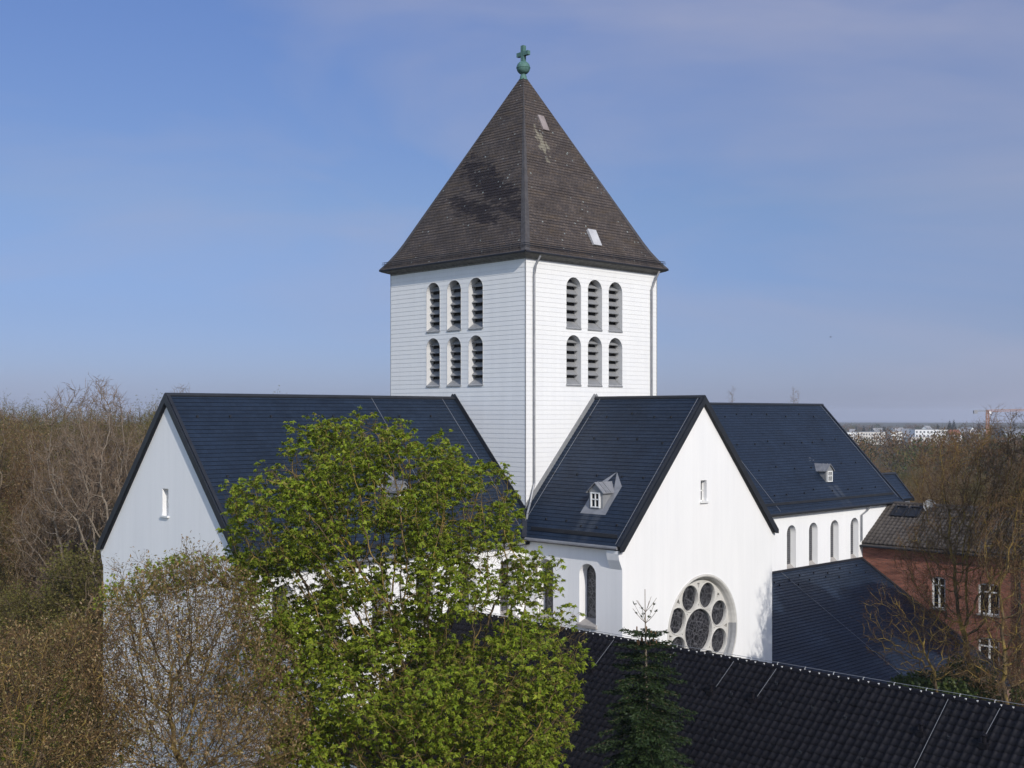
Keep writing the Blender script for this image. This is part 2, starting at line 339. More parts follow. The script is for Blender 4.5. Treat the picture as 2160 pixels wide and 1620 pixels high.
M['bud'] = leafmat('opening_bud', [(0.23, 0.15, 0.065), (0.30, 0.19, 0.09), (0.18, 0.165, 0.04), (0.36, 0.26, 0.16)], 0.25)
M['budgreen'] = leafmat('opening_green_leaf', [(0.115, 0.115, 0.026), (0.16, 0.15, 0.036), (0.18, 0.14, 0.05)], 0.3)
M['twigbrown'] = leafmat('brown_twig', [(0.115, 0.072, 0.033), (0.155, 0.098, 0.044), (0.085, 0.056, 0.028)], 0.0, 0.9)
M['twigred'] = leafmat('red_brown_twig', [(0.110, 0.060, 0.028), (0.150, 0.084, 0.038), (0.080, 0.048, 0.026)], 0.0, 0.9)
M['twiggrey'] = leafmat('grey_violet_twig', [(0.17, 0.122, 0.082), (0.22, 0.16, 0.11), (0.14, 0.102, 0.072)], 0.0, 0.9)
M['twigolive'] = leafmat('olive_twig', [(0.10, 0.085, 0.028), (0.13, 0.105, 0.036), (0.095, 0.07, 0.03)], 0.1, 0.9)
M['ivy'] = leafmat('dark_green_leaf', [(0.030, 0.050, 0.014), (0.055, 0.082, 0.020), (0.075, 0.095, 0.025)], 0.2, 0.5)
M['needle'] = leafmat('spruce_needle', [(0.012, 0.024, 0.008), (0.020, 0.038, 0.011), (0.036, 0.054, 0.016)], 0.1, 0.6)
M['farneedle'] = leafmat('far_conifer_needle', [(0.008, 0.016, 0.010), (0.014, 0.024, 0.013)], 0.0, 0.9)
M['cone'] = simple('spruce_cone', (0.13, 0.07, 0.035), (0.18, 0.10, 0.05), 8.0)
m, n, b = newmat('woodland_floor', 1.0, 0.05); M['ground'] = m
f = noise(n, coords(n, scale=(0.15, 0.15, 0.15)), 1.0, 8, 0.65); g = noise(n, coords(n), 0.02, 5, 0.6)
n.links.new(mix(n, ramp(n, g, [(0.4, 0.0), (0.62, 0.8)]), ramp(n, f, [(0.3, (0.045, 0.034, 0.022)), (0.7, (0.095, 0.07, 0.042))]), ramp(n, f, [(0.3, (0.035, 0.05, 0.016)), (0.7, (0.07, 0.09, 0.028))])), b.inputs['Base Color'])

# ------------------------------------------------------------------ terrain
def ground_z(r):
    if r < 250: return 0.0
    if r < 900: t = (r-250)/650; return -7*t*t*(3-2*t)
    t = min(1, (r-900)/650); return -7-8*max(0.0, min(1.0, (r-1500)/2500))
radii = [0, 20, 45, 80, 120, 180, 260, 360, 480, 620, 780, 900, 1000, 1120, 1260, 1400, 1600, 2100, 2700, 3600, 5200]
gm = MB(); nseg = 96; rings = []
for r in radii:
    rings.append([gm.p((r*math.cos(2*math.pi*k/nseg), r*math.sin(2*math.pi*k/nseg), ground_z(r)+(0 if r < 1200 else 1.2*math.sin(k*0.9)+1.0*math.sin(k*0.37+r)))) for k in range(nseg)] if r else [gm.p((0, 0, 0))])
for i in range(len(radii)-1):
    A, B = rings[i], rings[i+1]
    for k in range(nseg):
        q = [A[0], B[k], B[(k+1) % nseg]] if len(A) == 1 else [A[k], B[k], B[(k+1) % nseg], A[(k+1) % nseg]]
        gm.f.append(q); gm.uv.extend([(0, 0)]*len(q))
tag(gm.build('ground', M['ground'], smooth=True), kind='structure')

# ------------------------------------------------------------------ church
W1, W2, MW, E2 = 10.0, 10.35, 0.8, 1.08           # tower sides, wall offset, eave offset
HR, HEL, HER, HRN = H(0.81), H(-5.98), H(-5.80), H(0.66)
church = thing('church', 'white church with square bell tower, steep dark slate roofs and a rose window', 'church', CH0, TH)
def part(mb, name, mat, parent=church, smooth=False, label=None):
    o = mb.build(name, mat, parent, smooth)
    if label: o['label'] = label
    return o
def arch(cx, w, z0, z1, n=14):
    r = w/2; zs = z1-r
    return [(cx-r, z0), (cx+r, z0)]+[(cx+r*math.cos(math.pi*k/n), zs+r*math.sin(math.pi*k/n)) for k in range(n+1)]
def circ(cx, cz, r, n=40): return [(cx+r*math.cos(2*math.pi*k/n), cz+r*math.sin(2*math.pi*k/n)) for k in range(n)]

# face frames: fn(x, z, d): x along the wall, d metres behind the wall plane
def face_b(b0, sgn=1): return lambda x, z, d=0.0: (x, b0+sgn*d, z)
def face_a(a0, sgn=1): return lambda x, z, d=0.0: (a0+sgn*d, x, z)

# --- tower walls: lapped courses of white slates, cut round the bell openings
TZ0, TZ1 = H(-9.0), H(7.58)
BW = 1.07; ROWS = [(H(4.34), H(6.86)), (H(1.49), H(3.96))]
def siding(fn, L, holes):
    e = 0.23; mb = MB(); z = TZ0
    def cut(zz):
        iv = []
        for cx, z0, z1 in holes:
            if z0 <= zz <= z1:
                zs = z1-BW/2; h = BW/2 if zz <= zs else math.sqrt(max(0, (BW/2)**2-(zz-zs)**2)); iv.append((cx-h, cx+h))
        return sorted(iv)
    while z < TZ1-1e-6:
        zt = min(z+e, TZ1); cutz = {z, zt}
        for cx, z0, z1 in holes:
            for q in [z0, z1-BW/2]+[z1-BW/2+BW/2*math.sin(math.pi/2*k/9) for k in range(10)]:
                if z < q < zt: cutz.add(q)
        cz = sorted(cutz)
        for a, c in zip(cz, cz[1:]):
            mid = (a+c)/2; act = [(cx, z0, z1) for cx, z0, z1 in holes if z0 <= mid <= z1]
            def ed(zz):
                xs = [0.0]
                for cx, z0, z1 in sorted(act):
                    zs = z1-BW/2; h = BW/2 if zz <= zs+1e-6 else math.sqrt(max(0, (BW/2)**2-(zz-zs)**2)); xs += [cx-h, cx+h]
                return xs+[L]
            x0, x1 = ed(a), ed(c); d0, d1 = -0.011*(1-(a-z)/e), -0.011*(1-(c-z)/e)
            for k in range(0, len(x0), 2):
                mb.face([fn(x0[k], a, d0), fn(x0[k+1], a, d0), fn(x1[k+1], c, d1), fn(x1[k], c, d1)], [(x0[k], a-TZ0), (x0[k+1], a-TZ0), (x1[k+1], c-TZ0), (x1[k], c-TZ0)])
        xs = [0.0]
        for l, r in cut(z): xs += [l, r]
        xs.append(L)
        for k in range(0, len(xs), 2): mb.face([fn(xs[k], z, 0), fn(xs[k+1], z, 0), fn(xs[k+1], z, -0.011), fn(xs[k], z, -0.011)])
        z = zt
    return mb
holesL = [(W2/2+q, z0, z1) for q in (-1.64, 0, 1.64) for z0, z1 in ROWS]
holesR = [(W1/2+q, z0, z1) for q in (-1.6, 0, 1.6) for z0, z1 in ROWS]
FL, FR = face_a(0.0), face_b(0.0); FL2, FR2 = face_a(W1, -1), face_b(W2, -1)
tw = MB()
for fn, L, hs in ((FL, W2, holesL), (FR, W1, holesR), (FL2, W2, []), (FR2, W1, [])):
    q = siding(fn, L, hs); o = len(tw.v); tw.v += q.v; tw.f += [[k+o for k in f] for f in q.f]; tw.uv += q.uv; tw.has = True
part(tw, 'tower_wall', M['siding'], label='tower wall clad in white slates laid in courses')
for x, y in ((0, 0), (W1, 0), (0, W2)):
    ct = MB(); ct.box((x-0.022 if x == 0 else x-0.012, y-0.022 if y == 0 else y-0.012, TZ0), (x+0.012 if x == 0 else x+0.022, y+0.012 if y == 0 else y+0.022, TZ1)); part(ct, 'corner_trim', M['zincdull'])
def bell_window(fn, cx, z0, z1):
    d = 0.46; n_ = 14; pts = arch(cx, BW, z0, z1, n_); rv = MB()
    for k in range(1, len(pts)-1): (x0, a0), (x1, a1) = pts[k], pts[k+1]; rv.face([fn(x0, a0, -0.02), fn(x1, a1, -0.02), fn(x1, a1, d), fn(x0, a0, d)])
    x0, a0 = pts[-1]; x1, a1 = pts[0]; rv.face([fn(x0, a0, -0.02), fn(x1, a1, -0.02), fn(x1, a1, d), fn(x0, a0, d)])
    o_ = [(cx+(x-cx)*1.03, z1-BW/2+(z-z1+BW/2)*1.03 if z > z1-BW/2 else z) for x, z in pts]
    for k in range(1, len(pts)-1): rv.face([fn(*pts[k], -0.022), fn(*pts[k+1], -0.022), fn(*o_[k+1], -0.022), fn(*o_[k], -0.022)])
    w = part(rv, 'bell_window', M['jamb'])
    sl = MB(); sl.face([fn(cx-BW/2-0.02, z0-0.04, -0.045), fn(cx+BW/2+0.02, z0-0.04, -0.045), fn(cx+BW/2-0.06, z0+0.34, d-0.03), fn(cx-BW/2+0.06, z0+0.34, d-0.03)])
    for sx in (-1, 1): sl.face([fn(cx+sx*(BW/2+0.02), z0-0.04, -0.045), fn(cx+sx*(BW/2-0.06), z0+0.34, d-0.03), fn(cx+sx*(BW/2+0.0), z0+0.10, d-0.03), fn(cx+sx*(BW/2), z0, -0.02)])
    sl.face([fn(cx-BW/2-0.02, z0-0.09, -0.045), fn(cx+BW/2+0.02, z0-0.09, -0.045), fn(cx+BW/2+0.02, z0-0.04, -0.045), fn(cx-BW/2-0.02, z0-0.04, -0.045)])
    part(sl, 'sill', M['zincdull'], w)
    lv = MB(); zs = z1-BW/2; k = 0; zz = z0+0.50
    while zz < z1-0.16:
        half = lambda q: BW/2-0.01 if q <= zs else math.sqrt(max(0.0, (BW/2-0.01)**2-(q-zs)**2))
        hb, ht = half(zz), half(zz+0.24)
        A = [fn(cx-hb, zz, 0.20), fn(cx+hb, zz, 0.20), fn(cx+ht, zz+0.24, 0.44), fn(cx-ht, zz+0.24, 0.44)]
        B = [fn(cx-hb, zz-0.03, 0.215), fn(cx+hb, zz-0.03, 0.215), fn(cx+ht, zz+0.20, 0.45), fn(cx-ht, zz+0.20, 0.45)]
        lv.face(A); lv.face(B[::-1])
        for j in range(4): lv.face([A[j], A[(j+1) % 4], B[(j+1) % 4], B[j]])
        zz += 0.405
    part(lv, 'louvre', M['zincdull'], w)
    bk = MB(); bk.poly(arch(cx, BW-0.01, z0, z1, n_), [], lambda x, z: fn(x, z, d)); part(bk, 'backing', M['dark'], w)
for cx, z0, z1 in holesL: bell_window(FL, cx, z0, z1)
for cx, z0, z1 in holesR: bell_window(FR, cx, z0, z1)
# eave of the tower: sloping soffit, gutter, bellcast pyramid
O = 0.45
so = MB()
def ringpts(o, z): return [(-o, -o, z), (W1+o, -o, z), (W1+o, W2+o, z), (-o, W2+o, z)]
for (o0, z0), (o1, z1) in zip([(0.025, H(7.50)), (0.03, H(7.58)), (O-0.06, H(7.70))], [(0.03, H(7.58)), (O-0.06, H(7.70)), (O-0.03, H(7.80))]):
    A, B = ringpts(o0, z0), ringpts(o1, z1)
    for k in range(4): so.face([A[k], A[(k+1) % 4], B[(k+1) % 4], B[k]])
part(so, 'soffit', M['soffit'])
gu = MB()
A = ringpts(O-0.02, H(7.78)); gu.tube(A+[A[0]], 0.055, 8, False); part(gu, 'gutter', M['anth'])
def tower_roof():
    prof = [(1.0, 7.80), (0.965, 8.04), (0.93, 8.30), (0.88, 8.72), (0.83, 9.22), (0.0, 18.44)]
    fs = []                                                  # (fraction, height, normal offset) with small laps
    cx, cy = W1/2, W2/2; hx, hy = W1/2+O, W2/2+O
    mb = MB()
    def z_at(f):
        for (f0, z0), (f1, z1) in zip(prof, prof[1:]):
            if f <= f0 and f >= f1: return z0+(z1-z0)*(f0-f)/(f0-f1) if f0 != f1 else z0
    nrow = 66
    rows = [1.0-k/nrow for k in range(nrow+1)]; rows[-1] = 0.006
    for side in range(4):
        v = 0.0
        for f0, f1 in zip(rows, rows[1:]):
            z0, z1 = z_at(f0), z_at(f1); lift = 0.018
            def pt(f, z, s, l): 
                g = f+l/5.4
                if side == 0: return (cx-g*hx, cy-s*f*hy, H(z+l*0.4))
                if side == 1: return (cx+s*f*hx, cy-g*hy, H(z+l*0.4))
                if side == 2: return (cx+g*hx, cy+s*f*hy, H(z+l*0.4))
                return (cx-s*f*hx, cy+g*hy, H(z+l*0.4))
            dl = math.hypot((f0-f1)*5.4, z1-z0)
            for s0, s1 in ((-1, 0), (0, 1)):
                w0, w1 = f0*5.4, f1*5.4
                mb.face([pt(f0, z0, s0, lift), pt(f0, z0, s1, lift), pt(f1, z1, s1, 0), pt(f1, z1, s0, 0)], [(s0*w0+20*side, v), (s1*w0+20*side, v), (s1*w1+20*side, v+dl), (s0*w1+20*side, v+dl)])
                mb.face([pt(f0, z0, s0, 0), pt(f0, z0, s1, 0), pt(f0, z0, s1, lift), pt(f0, z0, s0, lift)], [(s0*w0, v)]*4)
            v += dl
    o = part(mb, 'tower_roof', M['oldslate'], label='weathered brown slate pyramid roof with dark patches')
    hip = MB()
    for sx, sy in ((-1, -1), (1, -1), (-1, 1), (1, 1)):
        pts = [(cx+sx*(f*hx+0.02), cy+sy*(f*hy+0.02), H(z)+0.03) for f, z in prof[:-1]]+[(cx, cy, H(18.46))]
        for p0, p1 in zip(pts, pts[1:]):
            for ux, uy in ((-sx, 0), (0, -sy)):
                w = 0.30
                q0 = Vector(p0)+Vector((ux, uy, 0))*w; q1 = Vector(p1)+Vector((ux, uy, 0))*(w if p1 is not pts[-1] else 0.0)
                hip.face([p0, q0, q1, p1] if p1 is not pts[-1] else [p0, q0, p1])
    part(hip, 'hip_flashing', M['hipslate'], o)
    # snow rail close to the eave, on little posts
    for side in (0, 1):
        sg = MB()
        for zz, ff in ((8.10, 0.975), (8.20, 0.972)):
            e0 = (cx-ff*hx-0.07, cy-ff*hy-0.07, H(zz)); e1 = (cx-ff*hx-0.07, cy+ff*hy, H(zz)) if side == 0 else (cx+ff*hx, cy-ff*hy-0.07, H(zz))
            sg.tube([e0, e1], 0.018, 5)
        for k in range(16):
            t = -0.96+1.92*k/15
            q = (cx-0.975*hx-0.07, cy+t*hy*0.97, H(7.98)) if side == 0 else (cx+t*hx*0.97, cy-0.975*hy-0.07, H(7.98))
            sg.tube([q, (q[0], q[1], H(8.22))], 0.014, 4)
        part(sg, 'snow_rail', M['anth'], o)
    def hatch(x, y0z, w, h, mat):
        # a skylight lying on the side that looks along -b
        f = (18.30-y0z)/(18.30-9.22)*0.83
        nrm = Vector((0, -0.894, 0.448)); up = Vector((0, 0.448, 0.894)); c0 = Vector((x, cy-f*hy, H(y0z)))+nrm*0.06
        hb = MB(); X = Vector((w/2, 0, 0)); U = up*h/2
        A = [c0-X-U-nrm*0.1, c0+X-U-nrm*0.1, c0+X+U-nrm*0.1, c0-X+U-nrm*0.1]; B = [q+nrm*0.18 for q in A]
        hb.face(B)
        for k in range(4): hb.face([A[k], A[(k+1) % 4], B[(k+1) % 4], B[k]])
        q_ = part(hb, 'roof_hatch', mat, o)
    hatch(4.95, 15.45, 0.46, 0.95, M['hatchb']); hatch(5.35, 9.05, 0.62, 0.95, M['zincw'])
    return o
tower_roof()
# copper ball and cross on the tip
fi = MB(); cxy = (W1/2, W2/2, H(18.1)); fi.lathe([(0.22, 0.0), (0.17, 0.22), (0.12, 0.34), (0.15, 0.42)], cxy, 14)
r_ = 0.37; fi.lathe([(max(0.01, r_*math.cos(t)), 0.66+r_*math.sin(t)) for t in [math.pi*(k/14-0.5) for k in range(15)]], cxy, 24)
fi.lathe([(r_+0.0, 0.63), (r_+0.014, 0.64), (r_+0.014, 0.68), (r_, 0.69)], cxy, 24)
fin = part(fi, 'finial', M['copper'], smooth=True, label='green copper ball and cross on the tower tip')
cr = MB(); q = Vector(cxy)
rotc = R(45.7)
def cbox(sx, sy, z0, z1):
    c_, s_ = math.cos(-rotc), math.sin(-rotc)
    P = [(x*c_-y*s_+q.x, x*s_+y*c_+q.y) for x, y in ((-sx, -sy), (sx, -sy), (sx, sy), (-sx, sy))]
    for z, rv in ((z0, True), (z1, False)): cr.face([(x, y, q.z+z) for x, y in (P[::-1] if rv else P)])
    for k in range(4): (x0, y0), (x1, y1) = P[k], P[(k+1) % 4]; cr.face([(x0, y0, q.z+z0), (x1, y1, q.z+z0), (x1, y1, q.z+z1), (x0, y0, q.z+z1)])
rotc = R(90); cbox(0.105, 0.105, 0.98, 1.86); cbox(0.43, 0.098, 1.30, 1.52)
part(cr, 'cross', M['copper'], fin)

# --- gabled wings.  frame: (s, t) -> (a, b); s along the ridge, t across from the ridge
EXPO = 0.22
def gable_roof(fr, s0, s1, hw, zr, ze, name, label=None, uo=0, verge_ends=(True, True), wallt=0.28):
    mb = MB(); run = hw; rise = zr-ze; L = math.hypot(run, rise); un = run/L; rn = rise/L
    nrow = max(1, round(L/EXPO)); e = L/nrow; lift = 0.016
    def P3(s, sd, v, off):
        t = -sd*(hw-v*un); z = ze+v*rn
        a, b_ = fr(s, t-sd*off*rn); return (a, b_, z+off*un)
    for sd in (-1, 1):
        for k in range(nrow):
            v0, v1 = k*e, (k+1)*e
            mb.face([P3(s0, sd, v0, lift), P3(s1, sd, v0, lift), P3(s1, sd, v1, 0), P3(s0, sd, v1, 0)], [(s0+uo, k*0.22), (s1+uo, k*0.22), (s1+uo, (k+1)*0.22), (s0+uo, (k+1)*0.22)])
            mb.face([P3(s0, sd, v0, 0), P3(s1, sd, v0, 0), P3(s1, sd, v0, lift), P3(s0, sd, v0, lift)], [(s0, k*0.22)]*4)
        # eave face, soffit and underside
        def q(s, t, z): a, b_ = fr(s, -sd*t); return (a, b_, z)
        mb.face([q(s0, hw, ze), q(s1, hw, ze), q(s1, hw, ze-0.16), q(s0, hw, ze-0.16)])
        mb.face([q(s0, hw, ze-0.16), q(s1, hw, ze-0.16), q(s1, hw-wallt, ze-0.16), q(s0, hw-wallt, ze-0.16)])
        mb.face([q(s0, hw-wallt, ze-0.16), q(s1, hw-wallt, ze-0.16), q(s1, 0, zr-0.34), q(s0, 0, zr-0.34)])
    o = part(mb, name, M['slate'], label=label)
    # verge boards
    vt = MB()
    for s, on, out in ((s0, verge_ends[0], -1), (s1, verge_ends[1], 1)):
        if not on: continue
        for sd in (-1, 1):
            def q(t, z, ds): a, b_ = fr(s+out*ds, -sd*t); return (a, b_, z)
            top = [(hw+0.05, ze-0.02), (0, zr+0.05)]; bot = [(0, zr-0.32), (hw+0.05-0.24, ze-0.20), (hw+0.05, ze-0.22)]
            ring_ = top+bot
            for ds in (0.0, 0.05): vt.face([q(t, z, ds) for t, z in (ring_ if ds else ring_[::-1])])
            for k in range(5): (ta, za), (tb, zb) = ring_[k], ring_[(k+1) % 5]; vt.face([q(ta, za, 0), q(tb, zb, 0), q(tb, zb, 0.05), q(ta, za, 0.05)])
            a0, a1 = q(hw+0.05, ze+0.03, -0.10), q(0, zr+0.07, -0.10); vt.bar(a0, a1, 0.15, 0.04)
    if vt.f: part(vt, 'verge_trim', M['anth'], o)
    rc = MB(); a0, b0 = fr(s0, 0); a1, b1 = fr(s1, 0); rc.tube([(a0, b0, zr-0.02), (a1, b1, zr-0.02)], 0.11, 8); part(rc, 'ridge_cap', M['anth'], o)
    return o, P3, L
def hooks(P3, roof, sd, rows, s0, s1, step, seed):
    rng = random.Random(seed); base = None
    for v in rows:
        s = s0+rng.uniform(0, 1)
        while s < s1:
            p = Vector(P3(s, sd, v+rng.choice((0, 0, 0.22)), 0.03))
            if base is None:
                h = MB(); h.box((-0.035, -0.035, -0.03), (0.035, 0.035, 0.07)); h.box((-0.055, -0.015, 0.04), (0.055, 0.015, 0.08)); base = h.build('snow_hook', M['anth'], roof); o = base
            else: o = base.copy(); COL.objects.link(o); o.parent = roof
            o.location = p; s += step*rng.uniform(0.75, 1.3)
def wire(pts, parent, r=0.009):
    mb = MB(); mb.tube(pts, r, 5); return part(mb, 'lightning_wire', M['wire'], parent)

CL = W2/2; CR = W1/2
frL = lambda s, t: (s, CL-t)          # left wing and nave: ridge along a;  sd=+1 -> the side that looks along -b
frL = lambda s, t: (s, CL+t)
frR = lambda s, t: (CR+t, s)
roofL, PL, LL = gable_roof(frL, -16.15, 0.0, CL+E2, HR, HEL, 'wing_roof', 'dark slate roof of the long wing behind the green tree', 100, (True, False))
roofR, PR, LR = gable_roof(frR, -6.92, 0.0, CR+E2, HR, HER, 'transept_roof', 'dark slate roof of the gable with the rose window', 200, (True, False))
roofN, PN, LN = gable_roof(frL, W1, 35.35, CL+E2, HRN, HEL+0.08, 'nave_roof', 'dark slate roof over the row of arched windows', 300, (False, True))
hooks(PL, roofL, 1, (LL-1.3, LL-4.6, 1.0), -15.3, -0.6, 1.75, 1); hooks(PR, roofR, 1, (LR-1.35, LR-3.0, LR-5.1, 0.9), -6.6, -0.4, 1.25, 2); hooks(PN, roofN, 1, (LN-1.2, LN-3.6, 3.3, 1.3), 14, 34.5, 1.7, 3)
wire([PL(-5.4, 1, LL-0.1, 0.05), PL(-5.4, 1, 0.1, 0.05)], roofL); wire([PL(-0.9, 1, LL-0.1, 0.05), PL(-0.9, 1, 0.1, 0.05)], roofL)
wire([PR(-0.45, 1, LR-0.1, 0.05), PR(-0.45, 1, 0.6, 0.05)], roofR); wire([PR(-6.6, 1, LR-0.1, 0.05), PR(-6.6, 1, 0.1, 0.05)], roofR)
wire([PN(20.4, 1, LN-0.1, 0.05), PN(20.4, 1, 0.1, 0.05)], roofN); wire([PN(34.9, 1, LN-0.1, 0.05), PN(34.9, 1, 0.3, 0.05)], roofN)
# dark flashing where the wings meet the tower, pale edge strip on the sunny side
fl = MB()
def ridge_z(t, hw, zr, ze): return zr-(zr-ze)*abs(t)/hw
for k in range(2):
    t0, t1 = 0, CL*0.999
    fl.bar((-0.035, CL-t0, HR+0.16), (-0.035, CL-t1, ridge_z(t1, CL+E2, HR, HEL)+0.16), 0.05, 0.22)
    break
fl.bar((-0.035, CL, HR+0.16), (-0.035, W2, ridge_z(CL, CL+E2, HR, HEL)+0.16), 0.05, 0.22)
part(fl, 'flashing', M['anth'])
fl = MB(); fl.bar((CR, -0.035, HR+0.16), (0, -0.035, ridge_z(CR, CR+E2, HR, HER)+0.16), 0.05, 0.22); fl.bar((CR, -0.035, HR+0.16), (W1, -0.035, ridge_z(CR, CR+E2, HR, HER)+0.16), 0.05, 0.22); part(fl, 'flashing', M['zincdull'])
vl = MB(); vl.bar((0.0, 0.0, ridge_z(CR, CR+E2, HR, HER)+0.05), (-E2, -E2, HER+0.02), 0.34, 0.05); part(vl, 'valley_flashing', M['anth'])
# snow guards and gutters along the eaves
def gutter(p0, p1, r, mat): g = MB(); g.tube([p0, p1], r, 8); return part(g, 'gutter', mat)
gutter((-E2-0.04, -6.75, HER-0.05), (-E2-0.04, -1.1, HER-0.05), 0.075, M['zinc'])
gutter((-15.9, -E2-0.04, HEL-0.05), (-1.2, -E2-0.04, HEL-0.05), 0.075, M['zinc'])
gutter((11.2, -E2-0.04, HEL+0.03), (35.2, -E2-0.04, HEL+0.03), 0.075, M['anth'])
sg = MB(); sg.bar(PN(11.5, 1, 0.62, 0.10), PN(34.6, 1, 0.62, 0.10), 0.04, 0.16); part(sg, 'snow_guard', M['anth'], roofN)
sg = MB(); sg.bar(PR(-6.5, 1, 0.50, 0.10), PR(-1.2, 1, 0.50, 0.10), 0.04, 0.16); part(sg, 'snow_guard', M['anth'], roofR)
sg = MB(); sg.bar(PL(-15.6, 1, 0.50, 0.10), PL(-1.5, 1, 0.50, 0.10), 0.04, 0.16); part(sg, 'snow_guard', M['anth'], roofL)

# --- plastered walls with cut openings
WIN = (H(-9.42), H(-6.72)); WW = 1.0
winA = [-14.3, -11.85, -9.4, -6.92, -4.45, -1.95]        # front wall of the left wing
winN = [21.95, 24.4, 26.9, 29.35]                        # clerestory
winB = [-4.74, -2.1]                                     # side wall beside the rose gable
def rect(x0, x1, z0, z1): return [(x0, z0), (x1, z0), (x1, z1), (x0, z1)]
zwL, zwR = HEL-0.17, HER-0.17
wl = MB()
GA = -16.02; GB = -6.78
Fw = face_b(-MW); wl.poly(rect(GA, -MW+0.0, 0, zwL), [arch(x, WW, *WIN) for x in winA], lambda x, z: Fw(x, z))
Fg = face_a(GA); slit = (H(-4.28), H(-3.14))
wl.poly([(-MW, 0), (W2+MW, 0), (W2+MW, zwL), (CL, HR-0.34), (-MW, zwL)], [rect(CL-0.02, CL+0.48, *slit)], lambda x, z: Fg(x, z))
wl.face([(GA, W2+MW, 0), (0, W2+MW, 0), (0, W2+MW, zwL), (GA, W2+MW, zwL)])
part(wl, 'wing_wall', M['plaster'])
wr = MB(); Fs = face_a(-MW); Fq = face_b(GB); RC = (5.04, H(-10.25)); RR = 2.68
wr.poly(rect(GB, -MW, 0, zwR), [arch(x, WW, *WIN) for x in winB], lambda x, z: Fs(x, z))
wr.poly([(-MW, 0), (W1+MW, 0), (W1+MW, zwR), (CR, HR-0.34), (-MW, zwR)], [circ(*RC, RR, 56), rect(4.86, 5.32, H(-4.12), H(-3.12))], lambda x, z: Fq(x, z))
wr.face([(W1+MW, GB, 0), (W1+MW, 0, 0), (W1+MW, 0, zwR), (W1+MW, GB, zwR)])
part(wr, 'transept_wall', M['plaster'])
wn = MB(); wn.poly(rect(W1+MW, 35.2, 0, zwL+0.08), [arch(x, WW, *WIN) for x in winN], lambda x, z: Fw(x, z))
wn.face([(35.2, -MW, 0), (35.2, W2+MW, 0), (35.2, W2+MW, zwL), (35.2, CL, HRN-0.34), (35.2, -MW, zwL)])
wn.face([(W1, W2+MW, 0), (35.2, W2+MW, 0), (35.2, W2+MW, zwL), (W1, W2+MW, zwL)])
part(wn, 'nave_wall', M['plaster'])
# kneelers: the gable foot swells out under the eave
def kneeler(fr3, x0, sgn, zt, dep):
    kn = MB(); prof = [(0, zt), (sgn*0.27, zt), (sgn*0.27, zt-0.12), (sgn*0.20, zt-0.42), (0, zt-0.85)]
    A = [fr3(x0+x, z, 0.004) for x, z in prof]; B = [fr3(x0+x, z, dep) for x, z in prof]
    kn.face(A); kn.face(B[::-1])
    for k in range(5): kn.face([A[k], A[(k+1) % 5], B[(k+1) % 5], B[k]])
    part(kn, 'kneeler', M['plaster'])
kneeler(Fq, -MW, -1, zwR, 0.7); kneeler(Fq, W1+MW, 1, zwR, 0.7); kneeler(Fg, W2+MW, 1, zwL, 0.7); kneeler(Fg, -MW, -1, zwL, 0.7)

def arched_window(fn, cx, mat, sillmat, d=0.46, sp=0.05, ov=0.12, sh=0.20):
    z0, z1 = WIN; pts = arch(cx, WW, z0, z1); inn = arch(cx, WW-2*sp, z0, z1-sp); rv = MB()
    for k in range(1, len(pts)): (x0, a0), (x1, a1) = pts[k], pts[(k+1) % len(pts)]; rv.face([fn(x0, a0, 0), fn(x1, a1, 0), fn(*inn[(k+1) % len(pts)], d), fn(*inn[k], d)])
    w = part(rv, 'arched_window', M['plaster'])
    gl = MB(); g = arch(cx, WW, z0, z1)
    o = len(gl.v); gl.poly(g, [], lambda x, z: fn(x, z, d))
    flat = [(x-cx, z-z0) for x, z in g]; gl.uv = [flat[k] for f in gl.f for k in f]; gl.has = True
    part(gl, 'glass', mat, w)
    sl = MB(); x0, x1 = cx-WW/2-ov*0.8, cx+WW/2+ov*0.8
    A = [fn(x0, z0-0.16, -ov), fn(x1, z0-0.16, -ov), fn(x1, z0-0.05, -ov), fn(x0, z0-0.05, -ov)]
    sl.face(A); sl.face([A[3], A[2], fn(cx+WW/2-sp, z0+sh, d-0.01), fn(cx-WW/2+sp, z0+sh, d-0.01)])
    sl.face([fn(x0, z0-0.16, -ov), fn(x0, z0-0.05, -ov), fn(cx-WW/2+sp, z0+sh, d-0.01), fn(x0, z0-0.16, 0.0)]); sl.face([fn(x1, z0-0.16, -ov), fn(x1, z0-0.05, -ov), fn(cx+WW/2-sp, z0+sh, d-0.01), fn(x1, z0-0.16, 0.0)])
    sl.face([A[0], A[1], fn(x1, z0-0.16, 0), fn(x0, z0-0.16, 0)])
    part(sl, 'sill', sillmat, w)
for x in winA: arched_window(Fw, x, M['panes'], M['sill'])
for x in winN: arched_window(Fw, x, M['panes'], M['sill'], 0.34, 0.09, 0.012, 0.30)
for x in winB: arched_window(Fs, x, M['leaded'], M['sill'])
